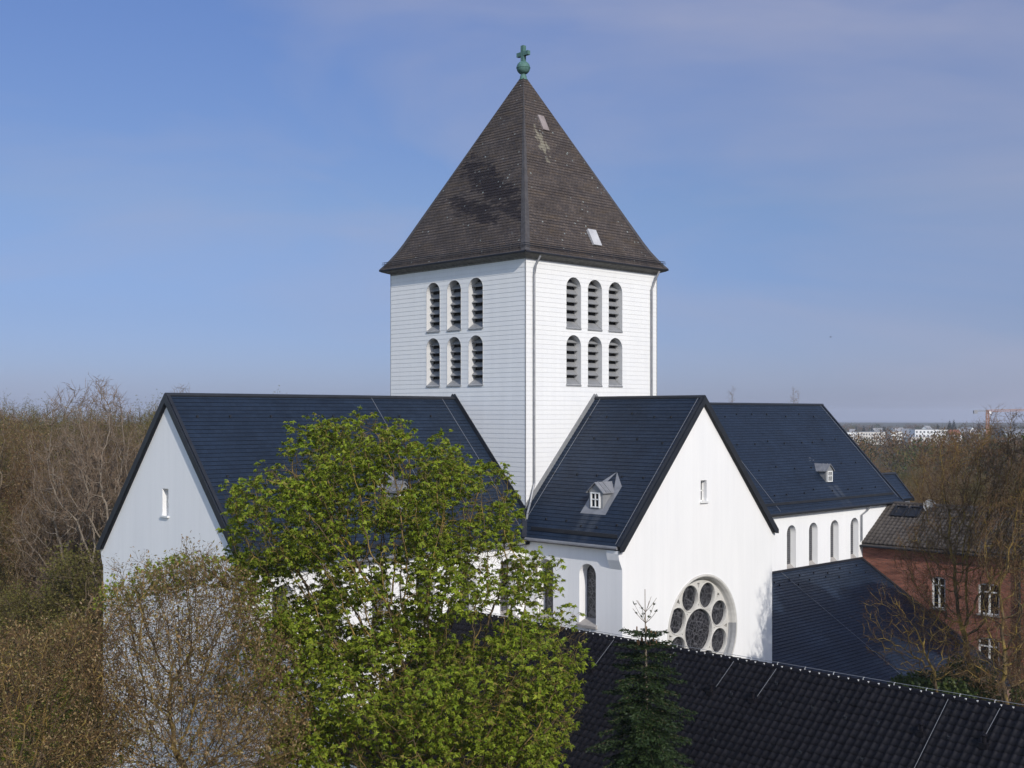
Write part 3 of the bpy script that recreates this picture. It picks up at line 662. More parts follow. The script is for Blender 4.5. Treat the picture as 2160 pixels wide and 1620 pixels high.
def slit_window(fn, x0, x1, z0, z1, d=0.30):
    rv = MB()
    for p, q in (((x0, z0), (x1, z0)), ((x1, z0), (x1, z1)), ((x1, z1), (x0, z1)), ((x0, z1), (x0, z0))): rv.face([fn(*p, 0), fn(*q, 0), fn(*q, d), fn(*p, d)])
    w = part(rv, 'slit_window', M['plaster'])
    g = MB(); g.face([fn(x0, z0, d-0.03), fn(x1, z0, d-0.03), fn(x1, z1, d-0.03), fn(x0, z1, d-0.03)]); part(g, 'glass', M['glass'], w)
    f = MB(); cx, cz = (x0+x1)/2, (z0+z1)/2
    for p, q in (((x0+.03, z0), (x0+.03, z1)), ((x1-.03, z0), (x1-.03, z1)), ((x0, z0+.03), (x1, z0+.03)), ((x0, z1-.03), (x1, z1-.03)), ((x0, cz), (x1, cz))): f.bar(fn(*p, d-0.06), fn(*q, d-0.06), 0.06, 0.06)
    part(f, 'frame', M['frame'], w)
    s = MB(); s.bar(fn(x0-0.07, z0-0.03, -0.02), fn(x1+0.07, z0-0.03, -0.02), 0.14, 0.07); part(s, 'sill', M['frame'], w)
slit_window(Fg, CL-0.02, CL+0.48, *slit); slit_window(Fq, 4.86, 5.32, H(-4.12), H(-3.12))

# --- rose window: stone surround, plate tracery of eight circles round a ninth
def rose():
    cx, cz = RC; d = 0.32; n_ = 64; ri = 2.40
    su = MB()
    prof = [(RR+0.03, 0.01), (RR+0.03, -0.035), (RR-0.05, -0.05), (RR-0.10, -0.02), (ri+0.10, 0.10), (ri+0.06, 0.22), (ri, d)]
    rings = [[su.p(Fq(cx+r*math.cos(2*math.pi*k/n_), cz+r*math.sin(2*math.pi*k/n_), y)) for k in range(n_)] for r, y in prof]
    for A, B in zip(rings, rings[1:]):
        for k in range(n_): su.f.append([A[k], A[(k+1) % n_], B[(k+1) % n_], B[k]]); su.uv.extend([(0, 0)]*4)
    w = part(su, 'rose_window', M['stone'], label='round rose window of nine leaded circles in pale stone')
    cent = [(cx, cz, 1.045)]+[(cx+1.745*math.cos(R(22.5+45*k)), cz+1.745*math.sin(R(22.5+45*k)), 0.60) for k in range(8)]
    eye = []
    for k in range(8):
        a = R(45*k)
        for rr, s_ in ((2.19, 0.12), (1.235, -0.05)):
            c0 = (cx+rr*math.cos(a), cz+rr*math.sin(a)); eye.append([(c0[0]+s_*q*math.cos(a+t), c0[1]+s_*q*math.sin(a+t)) for t, q in ((math.pi, 1.5), (-1.0, 1.0), (0, 0.75), (1.0, 1.0))])
    tr = MB(); hl = [circ(x, z, r, 36) for x, z, r in cent]
    tr.poly(circ(cx, cz, ri+0.02, n_), hl+eye, lambda x, z: Fq(x, z, d-0.06))
    for h in hl+eye:
        for k in range(len(h)): p, q = h[k], h[(k+1) % len(h)]; tr.face([Fq(*p, d-0.06), Fq(*q, d-0.06), Fq(*q, d+0.14), Fq(*p, d+0.14)])
    for x, z, r in cent:                                  # round mouldings
        c = circ(x, z, r+0.03, 36); tr.tube([Fq(*p, d-0.06) for p in c+[c[0]]], 0.03, 6, False)
        c = circ(x, z, r+0.005, 36); tr.tube([Fq(*p, d-0.0) for p in c+[c[0]]], 0.018, 6, False)
    part(tr, 'tracery', M['stone'], w)
    for x, z, r in cent:
        g = MB(); g.poly(circ(x, z, r+0.01, 36), [], lambda X, Z: Fq(X, Z, d+0.10)); part(g, 'pane', M['leaded'], w)
    ey = MB(); ey.poly(circ(cx, cz, ri, n_), [], lambda x, z: Fq(x, z, d+0.15)); part(ey, 'backing', M['dark'], w)
    ld = MB()                                             # lead lining over the lower half of the reveal
    ks = [k for k in range(33)]
    for k in ks[:-1]:
        t0, t1 = math.pi+math.pi*k/32+0.05, math.pi+math.pi*(k+1)/32+0.05
        P_ = [(RR-0.06, -0.045), (ri+0.09, 0.085), (ri+0.05, 0.20), (ri-0.005, d-0.07)]
        for (r0, y0), (r1, y1) in zip(P_, P_[1:]):
            ld.face([Fq(cx+(r0-0.012)*math.cos(t0), cz+(r0-0.012)*math.sin(t0), y0-0.006), Fq(cx+(r0-0.012)*math.cos(t1), cz+(r0-0.012)*math.sin(t1), y0-0.006), Fq(cx+(r1-0.012)*math.cos(t1), cz+(r1-0.012)*math.sin(t1), y1-0.006), Fq(cx+(r1-0.012)*math.cos(t0), cz+(r1-0.012)*math.sin(t0), y1-0.006)])
    part(ld, 'lead_lining', M['zincdull'], w)
rose()

# --- dormers: zinc cheeks, small gabled hood, white four pane window
def dormer(fr, z0, w, tanp):
    """fr(x, y): x across, y out of the slope (0 at the foot, negative = into the roof)"""
    def q(x, y, z): a, b_ = fr(x, y); return (a, b_, z0+z)
    h = 0.86; rz = 1.24; yb = lambda z: -z/tanp             # where the slope stands at height z
    body = MB()
    body.face([q(-w/2, 0, -0.05), q(w/2, 0, -0.05), q(w/2, 0, h), q(0, 0, rz-0.06), q(-w/2, 0, h)])
    for s in (-1, 1): body.face([q(s*w/2, 0, -0.05), q(s*w/2, 0, h), q(s*w/2, yb(h)-0.1, h), q(s*w/2, 0.0-0.06, -0.05)])
    d = part(body, 'dormer', M['zincdull'])
    rf = MB(); ov = 0.10
    for s in (-1, 1):
        rf.face([q(0, ov, rz), q(s*(w/2+ov), ov, h-0.08), q(s*(w/2+ov), yb(h)-0.35, h-0.08), q(0, yb(rz)-0.35, rz)])
        rf.face([q(0, ov, rz-0.05), q(s*(w/2+ov), ov, h-0.13), q(s*(w/2+ov), ov, h-0.08), q(0, ov, rz)])
        rf.face([q(s*(w/2+ov), ov, h-0.13), q(s*(w/2+ov), yb(h)-0.35, h-0.13), q(s*(w/2+ov), yb(h)-0.35, h-0.08), q(s*(w/2+ov), ov, h-0.08)])
        for y in (-0.15, -0.45): rf.bar(q(0, y, rz+0.01), q(s*(w/2+ov), y, h-0.07), 0.03, 0.03)
    part(rf, 'hood', M['zinc'], d)
    fa = MB(); e_ = 0.03                                    # apron and side flashing lying on the slates
    def onr(x, y, up=e_): return q(x, y, -y*tanp+up)
    fa.face([onr(-w/2-0.35, 0.22), onr(w/2+0.35, 0.22), onr(w/2+0.35, -0.02), onr(-w/2-0.35, -0.02)])
    for s in (-1, 1): fa.face([onr(s*w/2, 0.1, 0.035), onr(s*(w/2+0.33), 0.1, 0.035), onr(s*(w/2+0.36), yb(h)-0.15, 0.04), onr(s*(w/2), yb(h)-0.05, 0.04)])
    for s in (-1, 1): fa.face([onr(s*(w/2), yb(h)+0.02, 0.045), onr(s*(w/2+0.36), yb(h)-0.12, 0.045), onr(0, yb(rz)-0.34, 0.05)])
    part(fa, 'apron', M['zinc'], d)
    gl = MB(); ww, hh, zb = 0.50, 0.64, 0.10
    gl.face([q(-ww/2, 0.012, zb), q(ww/2, 0.012, zb), q(ww/2, 0.012, zb+hh), q(-ww/2, 0.012, zb+hh)]); part(gl, 'pane', M['glass'], d)
    f = MB()
    for x0, z_0, x1, z_1, t in ((-ww/2, zb, ww/2, zb, .08), (-ww/2, zb+hh, ww/2, zb+hh, .06), (-ww/2, zb-.03, -ww/2, zb+hh+.03, .07), (ww/2, zb-.03, ww/2, zb+hh+.03, .07), (0, zb, 0, zb+hh, .045), (-ww/2, zb+hh*.55, ww/2, zb+hh*.55, .045)):
        f.bar(q(x0, 0.035, z_0), q(x1, 0.035, z_1), t, 0.05 if z_0 == z_1 else t)
    part(f, 'window_frame', M['frame'], d)
tR = (HR-HER)/(CR+E2); tL = (HR-HEL)/(CL+E2); tN = (HRN-HEL)/(CL+E2)
dormer(lambda x, y: (0.25-y, -4.30+x), HER+(0.25+E2)*tR, 0.84, tR)
dormer(lambda x, y: (28.2+x, 0.35-y), HEL+(0.35+E2)*tN, 0.84, tN)
dormer(lambda x, y: (-7.1+x, 0.55-y), HEL+(0.55+E2)*tL, 0.84, tL)
# pale lime streaks washed down below the dormers are in the slate; downpipes
dp = MB(); dp.tube([(0.62, -0.40, H(7.66)), (0.50, -0.20, H(7.2)), (0.50, -0.10, H(6.75)), (0.50, -0.10, H(-3.35)), (0.1, -0.22, H(-4.25)), (-0.30, -0.42, H(-4.75))], 0.055, 8); dp.tube([(-0.30, -0.42, H(-4.75)), (-0.42, -0.46, H(-5.55)), (-0.95, -0.8, H(-5.9))], 0.055, 8); part(dp, 'downpipe', M['zinc'])
dp = MB(); dp.tube([(9.75, -0.40, H(7.66)), (9.62, -0.22, H(7.2)), (9.48, -0.10, H(6.7)), (9.48, -0.10, H(-3.2))], 0.055, 8); part(dp, 'downpipe', M['zinc'])
dp = MB(); dp.tube([(30.9, -E2, HEL-0.05), (30.75, -MW-0.12, HEL-0.35), (30.1, -MW-0.10, HEL-0.6), (30.1, -MW-0.10, H(-8.25))], 0.06, 8); part(dp, 'downpipe', M['zinc'])
# low eastern annexe with its own small slate roof
frA = lambda s, t: (s, 0.96+t)
roofA, PA, LA = gable_roof(frA, 35.42, 38.0, 1.40, H(-4.2), H(-5.88), 'annexe_roof', None, 400, (False, True), 0.2)
wa = MB(); wa.box((35.3, -0.22, 0), (37.9, 2.1, H(-6.04))); part(wa, 'annexe_wall', M['plaster'])
# aisle with a lean-to slate roof below the clerestory
def aisle():
    zt, bt, zb, bb = H(-9.45), -MW, H(-9.45)-10.2*0.639, -MW-10.2; a0, a1 = W1+MW+0.003, 30.28
    L = math.hypot(10.2, zt-zb); n_ = round(L/EXPO); mb = MB(); un, rn = 10.2/L, (zt-zb)/L
    def P(s, v, off): return (s, bb+v*un-off*rn, zb+v*rn+off*un)
    for k in range(n_):
        v0, v1 = k*L/n_, (k+1)*L/n_
        mb.face([P(a0, v0, 0.02), P(a1, v0, 0.02), P(a1, v1, 0), P(a0, v1, 0)], [(a0, k*.22), (a1, k*.22), (a1, (k+1)*.22), (a0, (k+1)*.22)])
        mb.face([P(a0, v0, 0), P(a1, v0, 0), P(a1, v0, 0.02), P(a0, v0, 0.02)])
    o = part(mb, 'aisle_roof', M['slate'], label='dark slate lean-to roof below the arched windows')
    P3 = lambda s, sd, v, off: P(s, v, off)
    hooks(P3, o, 1, (L-0.8, L-1.3), 12, 30, 1.6, 7)
    wire([P(20.7, L-0.1, 0.05), P(20.7, 0.1, 0.05)], o)
    e = MB(); e.bar(P(a1-0.06, 0, 0.05), P(a1-0.06, L, 0.05), 0.22, 0.06); e.bar((a0, bt-0.03, zt+0.05), (a1, bt-0.03, zt+0.05), 0.08, 0.14); part(e, 'verge_trim', M['anth'], o)
    w = MB(); w.box((a0, bb+0.4, 0), (a1, bb+0.7, zb+0.1)); part(w, 'aisle_wall', M['brick'])
aisle()

# ------------------------------------------------------------------ tiled roofs
def tile_field(org, U, V, nu, nv, cw, rh, amp, lift):
    """pantiles: org at the top left, U along the roof, V down the slope; one strip of tile per row and column"""
    U, V = np.array(U, float), np.array(V, float); Nn = np.cross(U, V); Nn /= np.linalg.norm(Nn)
    if Nn[2] < 0: Nn = -Nn
    prof = np.array([(0, 0.55), (.08, .9), (.17, 1.0), (.27, .85), (.38, .42), (.5, .10), (.66, 0), (.82, .08), (.94, .34), (1.0, .55)])
    k = len(prof); rng = np.random.default_rng(5)
    gi, gj = np.meshgrid(np.arange(nu), np.arange(nv), indexing='ij'); gi = gi.ravel(); gj = gj.ravel(); T = len(gi)
    x = (gi[:, None]+prof[None, :, 0])*cw; jit = rng.normal(0, 0.005, T)[:, None]; h = amp*prof[None, :, 1]+jit
    y0 = (gj*rh)[:, None]-0.02+rng.normal(0, 0.008, T)[:, None]; y1 = y0+rh+0.045
    o = np.array(org, float)
    def pts(y, hh): return o+x[..., None]*U+np.broadcast_to(y, x.shape)[..., None]*V+hh[..., None]*Nn
    top = pts(y0, h+0.0); bot = pts(y1, h+lift); low = pts(y1, h+lift-0.022)
    Vv = np.concatenate([top, bot, low], axis=1).reshape(-1, 3); base = (np.arange(T)*3*k)[:, None]
    a = np.arange(k-1)
    f1 = np.stack([a, a+1, k+a+1, k+a], -1)[None]+base[..., None]; f2 = np.stack([k+a, k+a+1, 2*k+a+1, 2*k+a], -1)[None]+base[..., None]
    return Vv, [np.concatenate([f1.reshape(-1, 4), f2.reshape(-1, 4)])]
def lw(p): return tuple(loc2w(*p))

# black tiled hall in the foreground: ridge parallel to the tower's left side
hall = thing('hall', 'long hall with a glossy black tiled roof in front of the church', 'building', CH0, TH)
HA, HZ, HP, HW_ = -7.0, H(-8.30), R(38), 6.3
b0, b1 = -31.0, -2.4; cp, sp = math.cos(HP), math.sin(HP); LS = HW_/cp
Vv, F = tile_field((HA-0.10, b1, HZ-0.09), (0, -1, 0), (-cp, 0, -sp), int((b1-b0)/0.262), int(LS/0.285), 0.262, 0.285, 0.042, 0.022)
hr_ = mesh_np('roof', Vv, F, M['blacktile'], hall, True)
und = MB(); und.face([(HA, b0, HZ-0.14), (HA, b1, HZ-0.14), (HA-HW_, b1, HZ-0.14-HW_*sp/cp), (HA-HW_, b0, HZ-0.14-HW_*sp/cp)]); und.face([(HA, b0, HZ-0.14), (HA, b1, HZ-0.14), (HA+HW_-0.2, b1, HZ-0.14-(HW_-.2)*sp/cp), (HA+HW_-0.2, b0, HZ-0.14-(HW_-.2)*sp/cp)])
part(und, 'roof_underside', M['anth'], hall)
hwall = MB(); ze_ = HZ-0.3-HW_*sp/cp
for a_ in (HA-HW_+0.5, HA+HW_-0.7): hwall.face([(a_, b0+0.2, 0), (a_, b1-0.2, 0), (a_, b1-0.2, ze_+0.4), (a_, b0+0.2, ze_+0.4)])
for b_ in (b0+0.2, b1-0.2): hwall.face([(HA-HW_+0.5, b_, 0), (HA+HW_-0.7, b_, 0), (HA+HW_-0.7, b_, ze_+0.4), (HA, b_, HZ-0.2), (HA-HW_+0.5, b_, ze_+0.4)])
part(hwall, 'wall', M['plaster'], hall)
rt = MB(); bb = b1; rngt = random.Random(3); clips = []
while bb > b0:
    L_ = 0.345
    ring = []
    for y, r in ((bb, 0.125), (bb-L_-0.02, 0.148)):
        ring.append([(HA+r*math.sin(t), y, HZ-0.075+r*math.cos(t)) for t in [R(-100+25*k) for k in range(9)]])
    for k in range(8): rt.face([ring[0][k], ring[0][k+1], ring[1][k+1], ring[1][k]])
    rt.face(ring[1]); clips.append(bb-L_); bb -= L_
part(rt, 'ridge_tile', M['blacktile'], hr_, False)
cl = MB()
for k, y in enumerate(clips):
    cl.box((HA-0.105, y-0.025, HZ-0.005), (HA-0.06, y+0.015, HZ+0.045))
    if k % 3 == 1: cl.tube([(HA-0.03, y-0.14, HZ+0.04), (HA-0.04, y-0.15, HZ+0.12), (HA-0.06, y-0.19, HZ+0.14)], 0.012, 4)
o = part(cl, 'ridge_clip', M['frame'], hr_); o['kind'] = 'stuff'  # white paint stands in for the glint of the metal clips
rw = MB(); rw.tube([(HA-0.02, b1, HZ+0.13), (HA-0.02, b0, HZ+0.13)], 0.008, 4); part(rw, 'lightning_wire', M['wire'], hr_)
def slope(bq, v, off=0.06): return (HA-0.10-v*cp-off*sp, bq, HZ-0.09-v*sp+off*cp)
def px_b(px, py):
    """point of the visible slope that stands at a pixel of the photograph (survey only): (b, v)"""
    d = Vector(((px-1080)/FPX, 1, -(py-HOR)/FPX)); o = Vector((0, 0, CAMZ)); R_ = Matrix.Rotation(-TH, 3, 'Z')
    o2 = R_ @ (o-CH0); d2 = R_ @ d
    nrm = Vector((-sp, 0, cp)); p0 = Vector((HA-0.1, 0, HZ-0.05)); t = (p0-o2).dot(nrm)/d2.dot(nrm); q = o2+d2*t
    return q.y, (HA-0.1-q.x)/cp
for (xa, ya), (xb, yb) in (((1299, 1346), (1256, 1405)), ((1424, 1376), (1412, 1392)), ((1551, 1393), (1512, 1450)), ((1641, 1408), (1599, 1470)), ((2006, 1466), (1925, 1632)), ((2114, 1487), (2075, 1562))):
    qa, qb = px_b(xa, ya), px_b(xb, yb); wire([slope(qa[0], max(0.02, qa[1]), 0.07), slope(qb[0], qb[1], 0.08)], hr_, 0.0065)
vp = None
for x, y in ((1250, 1412), (1502, 1460), (1590, 1475), (1945, 1545), (2078, 1570)):
    bq, v = px_b(x, y)
    if vp is None:
        q = MB(); q.box((-0.13, -0.12, -0.10), (0.13, 0.12, 0.05)); q.tube([(-0.02, 0, 0.0), (-0.02, 0, 0.24)], 0.055, 10); q.lathe([(0.085, 0.22), (0.10, 0.26), (0.02, 0.32)], (-0.02, 0, 0), 10); q.tube([(0.04, 0.04, 0.2), (0.04, 0.04, 0.55)], 0.008, 4)
        vp = part(q, 'roof_vent', M['blacktile'], hr_); o = vp
    else: o = vp.copy(); COL.objects.link(o); o.parent = hr_
    o.location = slope(bq, v, 0.05)
hk = None
for x, y in ((1648, 1483), (1716, 1492), (1785, 1512), (1854, 1523), (2003, 1554), (1545, 1462), (1468, 1450), (1430, 1400), (1640, 1440), (1770, 1478), (1510, 1560), (1690, 1585), (1820, 1600)):
    bq, v = px_b(x, y)
    if hk is None:
        q = MB(); q.box((-0.05, -0.03, -0.06), (0.03, 0.03, 0.02)); q.tube([(-0.03, 0, 0.0), (-0.09, 0, 0.03), (-0.08, 0, 0.08)], 0.012, 4)
        hk = part(q, 'roof_hook', M['anth'], hr_); o = hk
    else: o = hk.copy(); COL.objects.link(o); o.parent = hr_
    o.location = slope(bq, v, 0.05)

# brick house at the end of the nave: its front looks along -a, ridge runs along -b
house = thing('brick_house', 'red brick house with grey tiled roof joined to the end of the church', 'house', CH0, TH)
BA, BZ, BE = 30.35, H(-5.98), H(-8.52); bw = 3.55; bs0, bs1 = -MW-0.006, -17.0
ls = math.hypot(bw+0.3, BZ-BE); u_ = (bw+0.3)/ls; w_ = (BZ-BE)/ls
Vv, F = tile_field((BA+bw, bs0, BZ-0.02), (0, -1, 0), (-u_, 0, -w_), int(16.2/0.30), int(ls/0.335), 0.30, 0.335, 0.05, 0.03)
br_ = mesh_np('roof', Vv, F, M['greytile'], house, True)
q = MB(); q.face([(BA+bw, bs0, BZ-0.08), (BA+bw, bs1, BZ-0.08), (BA+2*bw+.3, bs1, BE-0.08), (BA+2*bw+.3, bs0, BE-0.08)]); q.face([(BA+bw, bs0, BZ-0.08), (BA+bw, bs1, BZ-0.08), (BA-.28, bs1, BE-0.08), (BA-.28, bs0, BE-0.08)]); part(q, 'roof_underside', M['greytile'], house)
q = MB(); q.tube([(BA+bw, bs0, BZ-0.01), (BA+bw, bs1, BZ-0.01)], 0.12, 8); part(q, 'ridge_tile', M['greytile'], br_)
g_ = MB(); g_.tube([(BA-0.33, bs0, BE-0.06), (BA-0.33, bs1, BE-0.06)], 0.07, 8); part(g_, 'gutter', M['anth'], house)
bwins = [(-5.58, -6.46, H(-12.10), H(-10.12)), (-8.55, -9.85, H(-12.12), H(-10.22)), (-8.55, -9.85, H(-15.4), H(-13.5)), (-5.58, -6.46, H(-15.4), H(-13.5)), (-12.2, -13.4, H(-12.1), H(-10.2))]
def seg_head(x0, x1, z0, z1, n_=8):
    r = []
    for k in range(n_+1): t = k/n_; r.append((x1+(x0-x1)*t, z1-0.14+0.14*math.sin(math.pi*t)))
    return [(x0, z0), (x1, z0)]+r
Fh = face_a(BA); wb = MB(); wb.poly([(bs0, 0), (bs1, 0), (bs1, BE), (bs0, BE)], [seg_head(*w) for w in bwins], lambda x, z: Fh(x, z))
wb.uv = [(wb.v[k][1], wb.v[k][2]) for f in wb.f for k in f]; wb.has = True
wb.face([(BA, bs1, 0), (BA+2*bw, bs1, 0), (BA+2*bw, bs1, BE), (BA+bw, bs1, BZ-.1), (BA, bs1, BE)], [(0, 0), (7, 0), (7, 9), (3.5, 12), (0, 9)])
part(wb, 'wall', M['brick'], house)
for x0, x1, z0, z1 in bwins:
    pts = seg_head(x0, x1, z0, z1); rv = MB(); d = 0.16
    for k in range(len(pts)): p, q = pts[k], pts[(k+1) % len(pts)]; rv.face([Fh(*p, 0), Fh(*q, 0), Fh(*q, d), Fh(*p, d)])
    w = part(rv, 'window', M['brick'], house); g = MB(); g.poly(pts, [], lambda x, z: Fh(x, z, d-0.01)); part(g, 'pane', M['glass'], w)
    f = MB(); zt = z1-0.55; xm = (x0+x1)/2
    for p, q, t in (((x0-.04, z0), (x0-.04, z1-.1), .08), ((x1+.04, z0), (x1+.04, z1-.1), .08), ((x0, z0+.04), (x1, z0+.04), .08), ((x0, z1-.09), (x1, z1-.09), .08), ((x0, zt), (x1, zt), .08), ((xm, z0), (xm, z1-.05), .09)): f.bar(Fh(*p, d-0.05), Fh(*q, d-0.05), t, t)
    part(f, 'frame', M['frame'], w); s = MB(); s.bar(Fh(x0+.08, z0-.04, -.04), Fh(x1-.08, z0-.04, -.04), 0.18, 0.08); part(s, 'sill', M['sill'], w)
q = MB(); q.tube([(BA-0.12, -11.1, BE-0.1), (BA-0.12, -11.1, 0)], 0.09, 8); part(q, 'downpipe', M['anth'], house)
for bq in (-1.98, -3.0):                                   # two roof windows, their lining shows pale green
    c0 = Vector((BA+bw-0.95*u_, bq, BZ-0.95*w_))+Vector((-w_, 0, u_))*0.10; U = Vector((0, 0.39, 0)); V = Vector((u_, 0, w_))*0.50; nn = Vector((-w_, 0, u_))
    f = MB()
    A = [c0-U-V, c0+U-V, c0+U+V, c0-U+V]
    for k in range(4): f.bar(A[k], A[(k+1) % 4], 0.09, 0.10, nn)
    f.face([a-nn*0.05 for a in A]); w = part(f, 'roof_window', M['anth'], br_)
# satellite dish on the ridge of the brick house
dw = loc2w(BA+bw-0.15, -3.72, BZ-0.25); dish = thing('satellite_dish', 'grey round satellite dish standing on the roof of the brick house', 'satellite dish', dw, TH)
q = MB(); n_ = 22; ax = Vector((-0.72, -0.62, 0.30)).normalized(); x_ = ax.cross(Vector((0, 0, 1))).normalized(); y_ = x_.cross(ax); cc = Vector((-0.08, -0.05, 0.18))
rgs = [[q.p(cc+(x_*math.cos(2*math.pi*k/n_)+y_*math.sin(2*math.pi*k/n_))*r+ax*(0.55*r*r)) for k in range(n_)] for r in (0.02, 0.16, 0.28, 0.38, 0.43)]
for A, B in zip(rgs, rgs[1:]):
    for k in range(n_): q.f.append([A[k], A[(k+1) % n_], B[(k+1) % n_], B[k]]); q.uv.extend([(0, 0)]*4)
q.build('reflector', M['zincdull'], dish, True)
q = MB(); q.tube([(0.05, 0, -0.55), (0.05, 0, 0.1), (-0.06, -0.03, 0.16)], 0.03, 6); q.build('mast', M['wire'], dish)
q = MB(); e = cc+ax*0.42-y_*0.10; q.tube([cc-y_*0.40+ax*0.06, e], 0.014, 5); q.box(tuple(e-Vector((.05, .05, .05))), tuple(e+Vector((.05, .05, .05)))); q.build('receiver_arm', M['wire'], dish)

# ------------------------------------------------------------------ trees
def colonise(rng, att, start, step, infl, kill, trop=(0, 0, 0.0), iters=140, wob=0.15):
    pos = [np.array(p, float) for p in start]; par = [-1]+list(range(len(start)-1))
    P = np.array(pos); alive = np.ones(len(att), bool); nd = np.full(len(att), 1e9); ni = np.zeros(len(att), int)
    def upd(idx):
        nonlocal nd, ni
        d = np.linalg.norm(att[:, None, :]-P[idx][None], axis=2); k = d.argmin(1); m = d[np.arange(len(att)), k]
        b = m < nd; nd[b] = m[b]; ni[b] = np.asarray(idx)[k[b]]
    upd(list(range(len(P)))); kids = {}
    trop = np.array(trop, float)
    for it in range(iters):
        act = alive & (nd < infl)
        if not act.any():
            if len(P) > len(start)+60: break
            if not alive.any(): break
            act = alive & (nd <= nd[alive].min()+step*2)
        dirs = {}
        v = att[act]-P[ni[act]]; v /= np.linalg.norm(v, axis=1)[:, None]
        for k, w in zip(ni[act], v):
            dirs[k] = dirs.get(k, 0)+w
        new = []
        for k, w in dirs.items():
            w = w/(np.linalg.norm(w)+1e-9)+trop+rng.normal(0, wob, 3); w /= np.linalg.norm(w)+1e-9
            q = P[k]+w*step; ks = kids.setdefault(k, [])
            if len(ks) >= 4 or any(np.linalg.norm(q-c) < step*0.45 for c in ks): continue
            ks.append(q); new.append((q, k))
        if not new: break
        i0 = len(P); P = np.vstack([P, np.array([q for q, _ in new])]); par += [k for _, k in new]
        upd(list(range(i0, len(P)))); alive &= nd > kill
    return P, np.array(par)
def radii_of(P, par, tip, expo=2.4, top=None):
    n_ = len(P); acc = np.zeros(n_); child = np.zeros(n_, int)
    for k in range(n_-1, 0, -1): child[par[k]] += 1
    for k in range(n_-1, -1, -1):
        if child[k] == 0: acc[k] = tip**expo
        if par[k] >= 0: acc[par[k]] += acc[k]
    r = acc**(1/expo)
    return r, child
def frusta(P0, P1, R0, R1, n_):
    D = P1-P0; L = np.linalg.norm(D, axis=1)[:, None]+1e-9; D = D/L
    ref = np.where(np.abs(D[:, 2:3]) > 0.9, np.array([[1.0, 0, 0]]), np.array([[0, 0, 1.0]])); X = np.cross(D, ref); X /= np.linalg.norm(X, axis=1)[:, None]; Y = np.cross(D, X)
    a = 2*np.pi*np.arange(n_)/n_; c = np.cos(a)[None, :, None]; s = np.sin(a)[None, :, None]
    ring = X[:, None, :]*c+Y[:, None, :]*s
    V = np.concatenate([P0[:, None]+ring*R0[:, None, None], P1[:, None]+ring*R1[:, None, None]], 1)
    k = np.arange(n_); f = np.stack([k, (k+1) % n_, n_+(k+1) % n_, n_+k], -1)[None]+(np.arange(len(P0))*2*n_)[:, None, None]
    return V.reshape(-1, 3), f.reshape(-1, 4)
def cones(P0, P1, R0, n_=3):
    D = P1-P0; L = np.linalg.norm(D, axis=1)[:, None]+1e-9; D = D/L
    ref = np.where(np.abs(D[:, 2:3]) > 0.9, np.array([[1.0, 0, 0]]), np.array([[0, 0, 1.0]])); X = np.cross(D, ref); X /= np.linalg.norm(X, axis=1)[:, None]; Y = np.cross(D, X)
    a = 2*np.pi*np.arange(n_)/n_; ring = X[:, None]*np.cos(a)[None, :, None]+Y[:, None]*np.sin(a)[None, :, None]
    V = np.concatenate([P0[:, None]+ring*R0[:, None, None], P1[:, None]], 1); k = np.arange(n_)
    f = np.stack([k, (k+1) % n_, np.full(n_, n_)], -1)[None]+(np.arange(len(P0))*(n_+1))[:, None, None]
    return V.reshape(-1, 3), f.reshape(-1, 3)
def unit(v): return v/(np.linalg.norm(v, axis=-1, keepdims=True)+1e-9)
def leaves(rng, C, D, size, kind='maple', droop=0.4):
    """C centres, D outward direction of each leaf"""
    n_ = len(C); D = unit(D); side = unit(np.cross(D, unit(rng.normal(0, 1, (n_, 3))+np.array([0, 0, 1.6])))); up = np.cross(side, D)
    if kind == 'maple': T = np.array([(0, 0, 0), (-.50, .28, -.10), (-.20, .46, 0), (0, 1.0, -droop), (.20, .46, 0), (.50, .28, -.10)]); F3 = [(0, 2, 1), (0, 5, 4)]; F4 = [(0, 4, 3, 2)]
    else: T = np.array([(0, 0, 0), (-.22, .45, 0.05), (0, 1.0, -droop*0.5), (.22, .45, 0.05)]); F3 = []; F4 = [(0, 3, 2, 1)]
    s = size[:, None, None]; V = C[:, None]+s*(T[None, :, 0:1]*side[:, None]+T[None, :, 1:2]*D[:, None]+T[None, :, 2:3]*up[:, None])
    base = (np.arange(n_)*len(T))[:, None, None]; out = [(np.array(F4)[None]+base).reshape(-1, 4)]
    if F3: out.append((np.array(F3)[None]+base).reshape(-1, 3))
    return V.reshape(-1, 3), out
def merge(parts):
    V = []; F = []; o = 0
    for v, fs in parts:
        V.append(v); F += [f+o for f in (fs if isinstance(fs, list) else [fs])]; o += len(v)
    return np.concatenate(V), F
def skeleton_parts(P, par, r, thin):
    k = np.arange(1, len(P)); pa = par[1:]; ok = pa >= 0; k = k[ok]; pa = pa[ok]
    r0 = np.minimum(r[pa], r[k]*1.35+0.004); thick = r[k] > thin
    out = []
    for sel, n_ in ((thick, 7), (~thick, 4)):
        if sel.any(): out.append(frusta(P[pa[sel]], P[k[sel]], r0[sel], r[k[sel]], n_))
    return out
def lobes_points(rng, lobes, n_):
    """points spread in a union of ellipsoids (centre, radii, weight), denser to the outside"""
    w = np.array([l[2]*l[1][0]*l[1][1]*l[1][2] for l in lobes])**0.75; w /= w.sum(); pick = rng.choice(len(lobes), n_, p=w)
    d = unit(rng.normal(0, 1, (n_, 3))); rad = rng.random(n_)**(1/4.2); C = np.array([l[0] for l in lobes])[pick]; S_ = np.array([l[1] for l in lobes])[pick]
    return C+d*rad[:, None]*S_
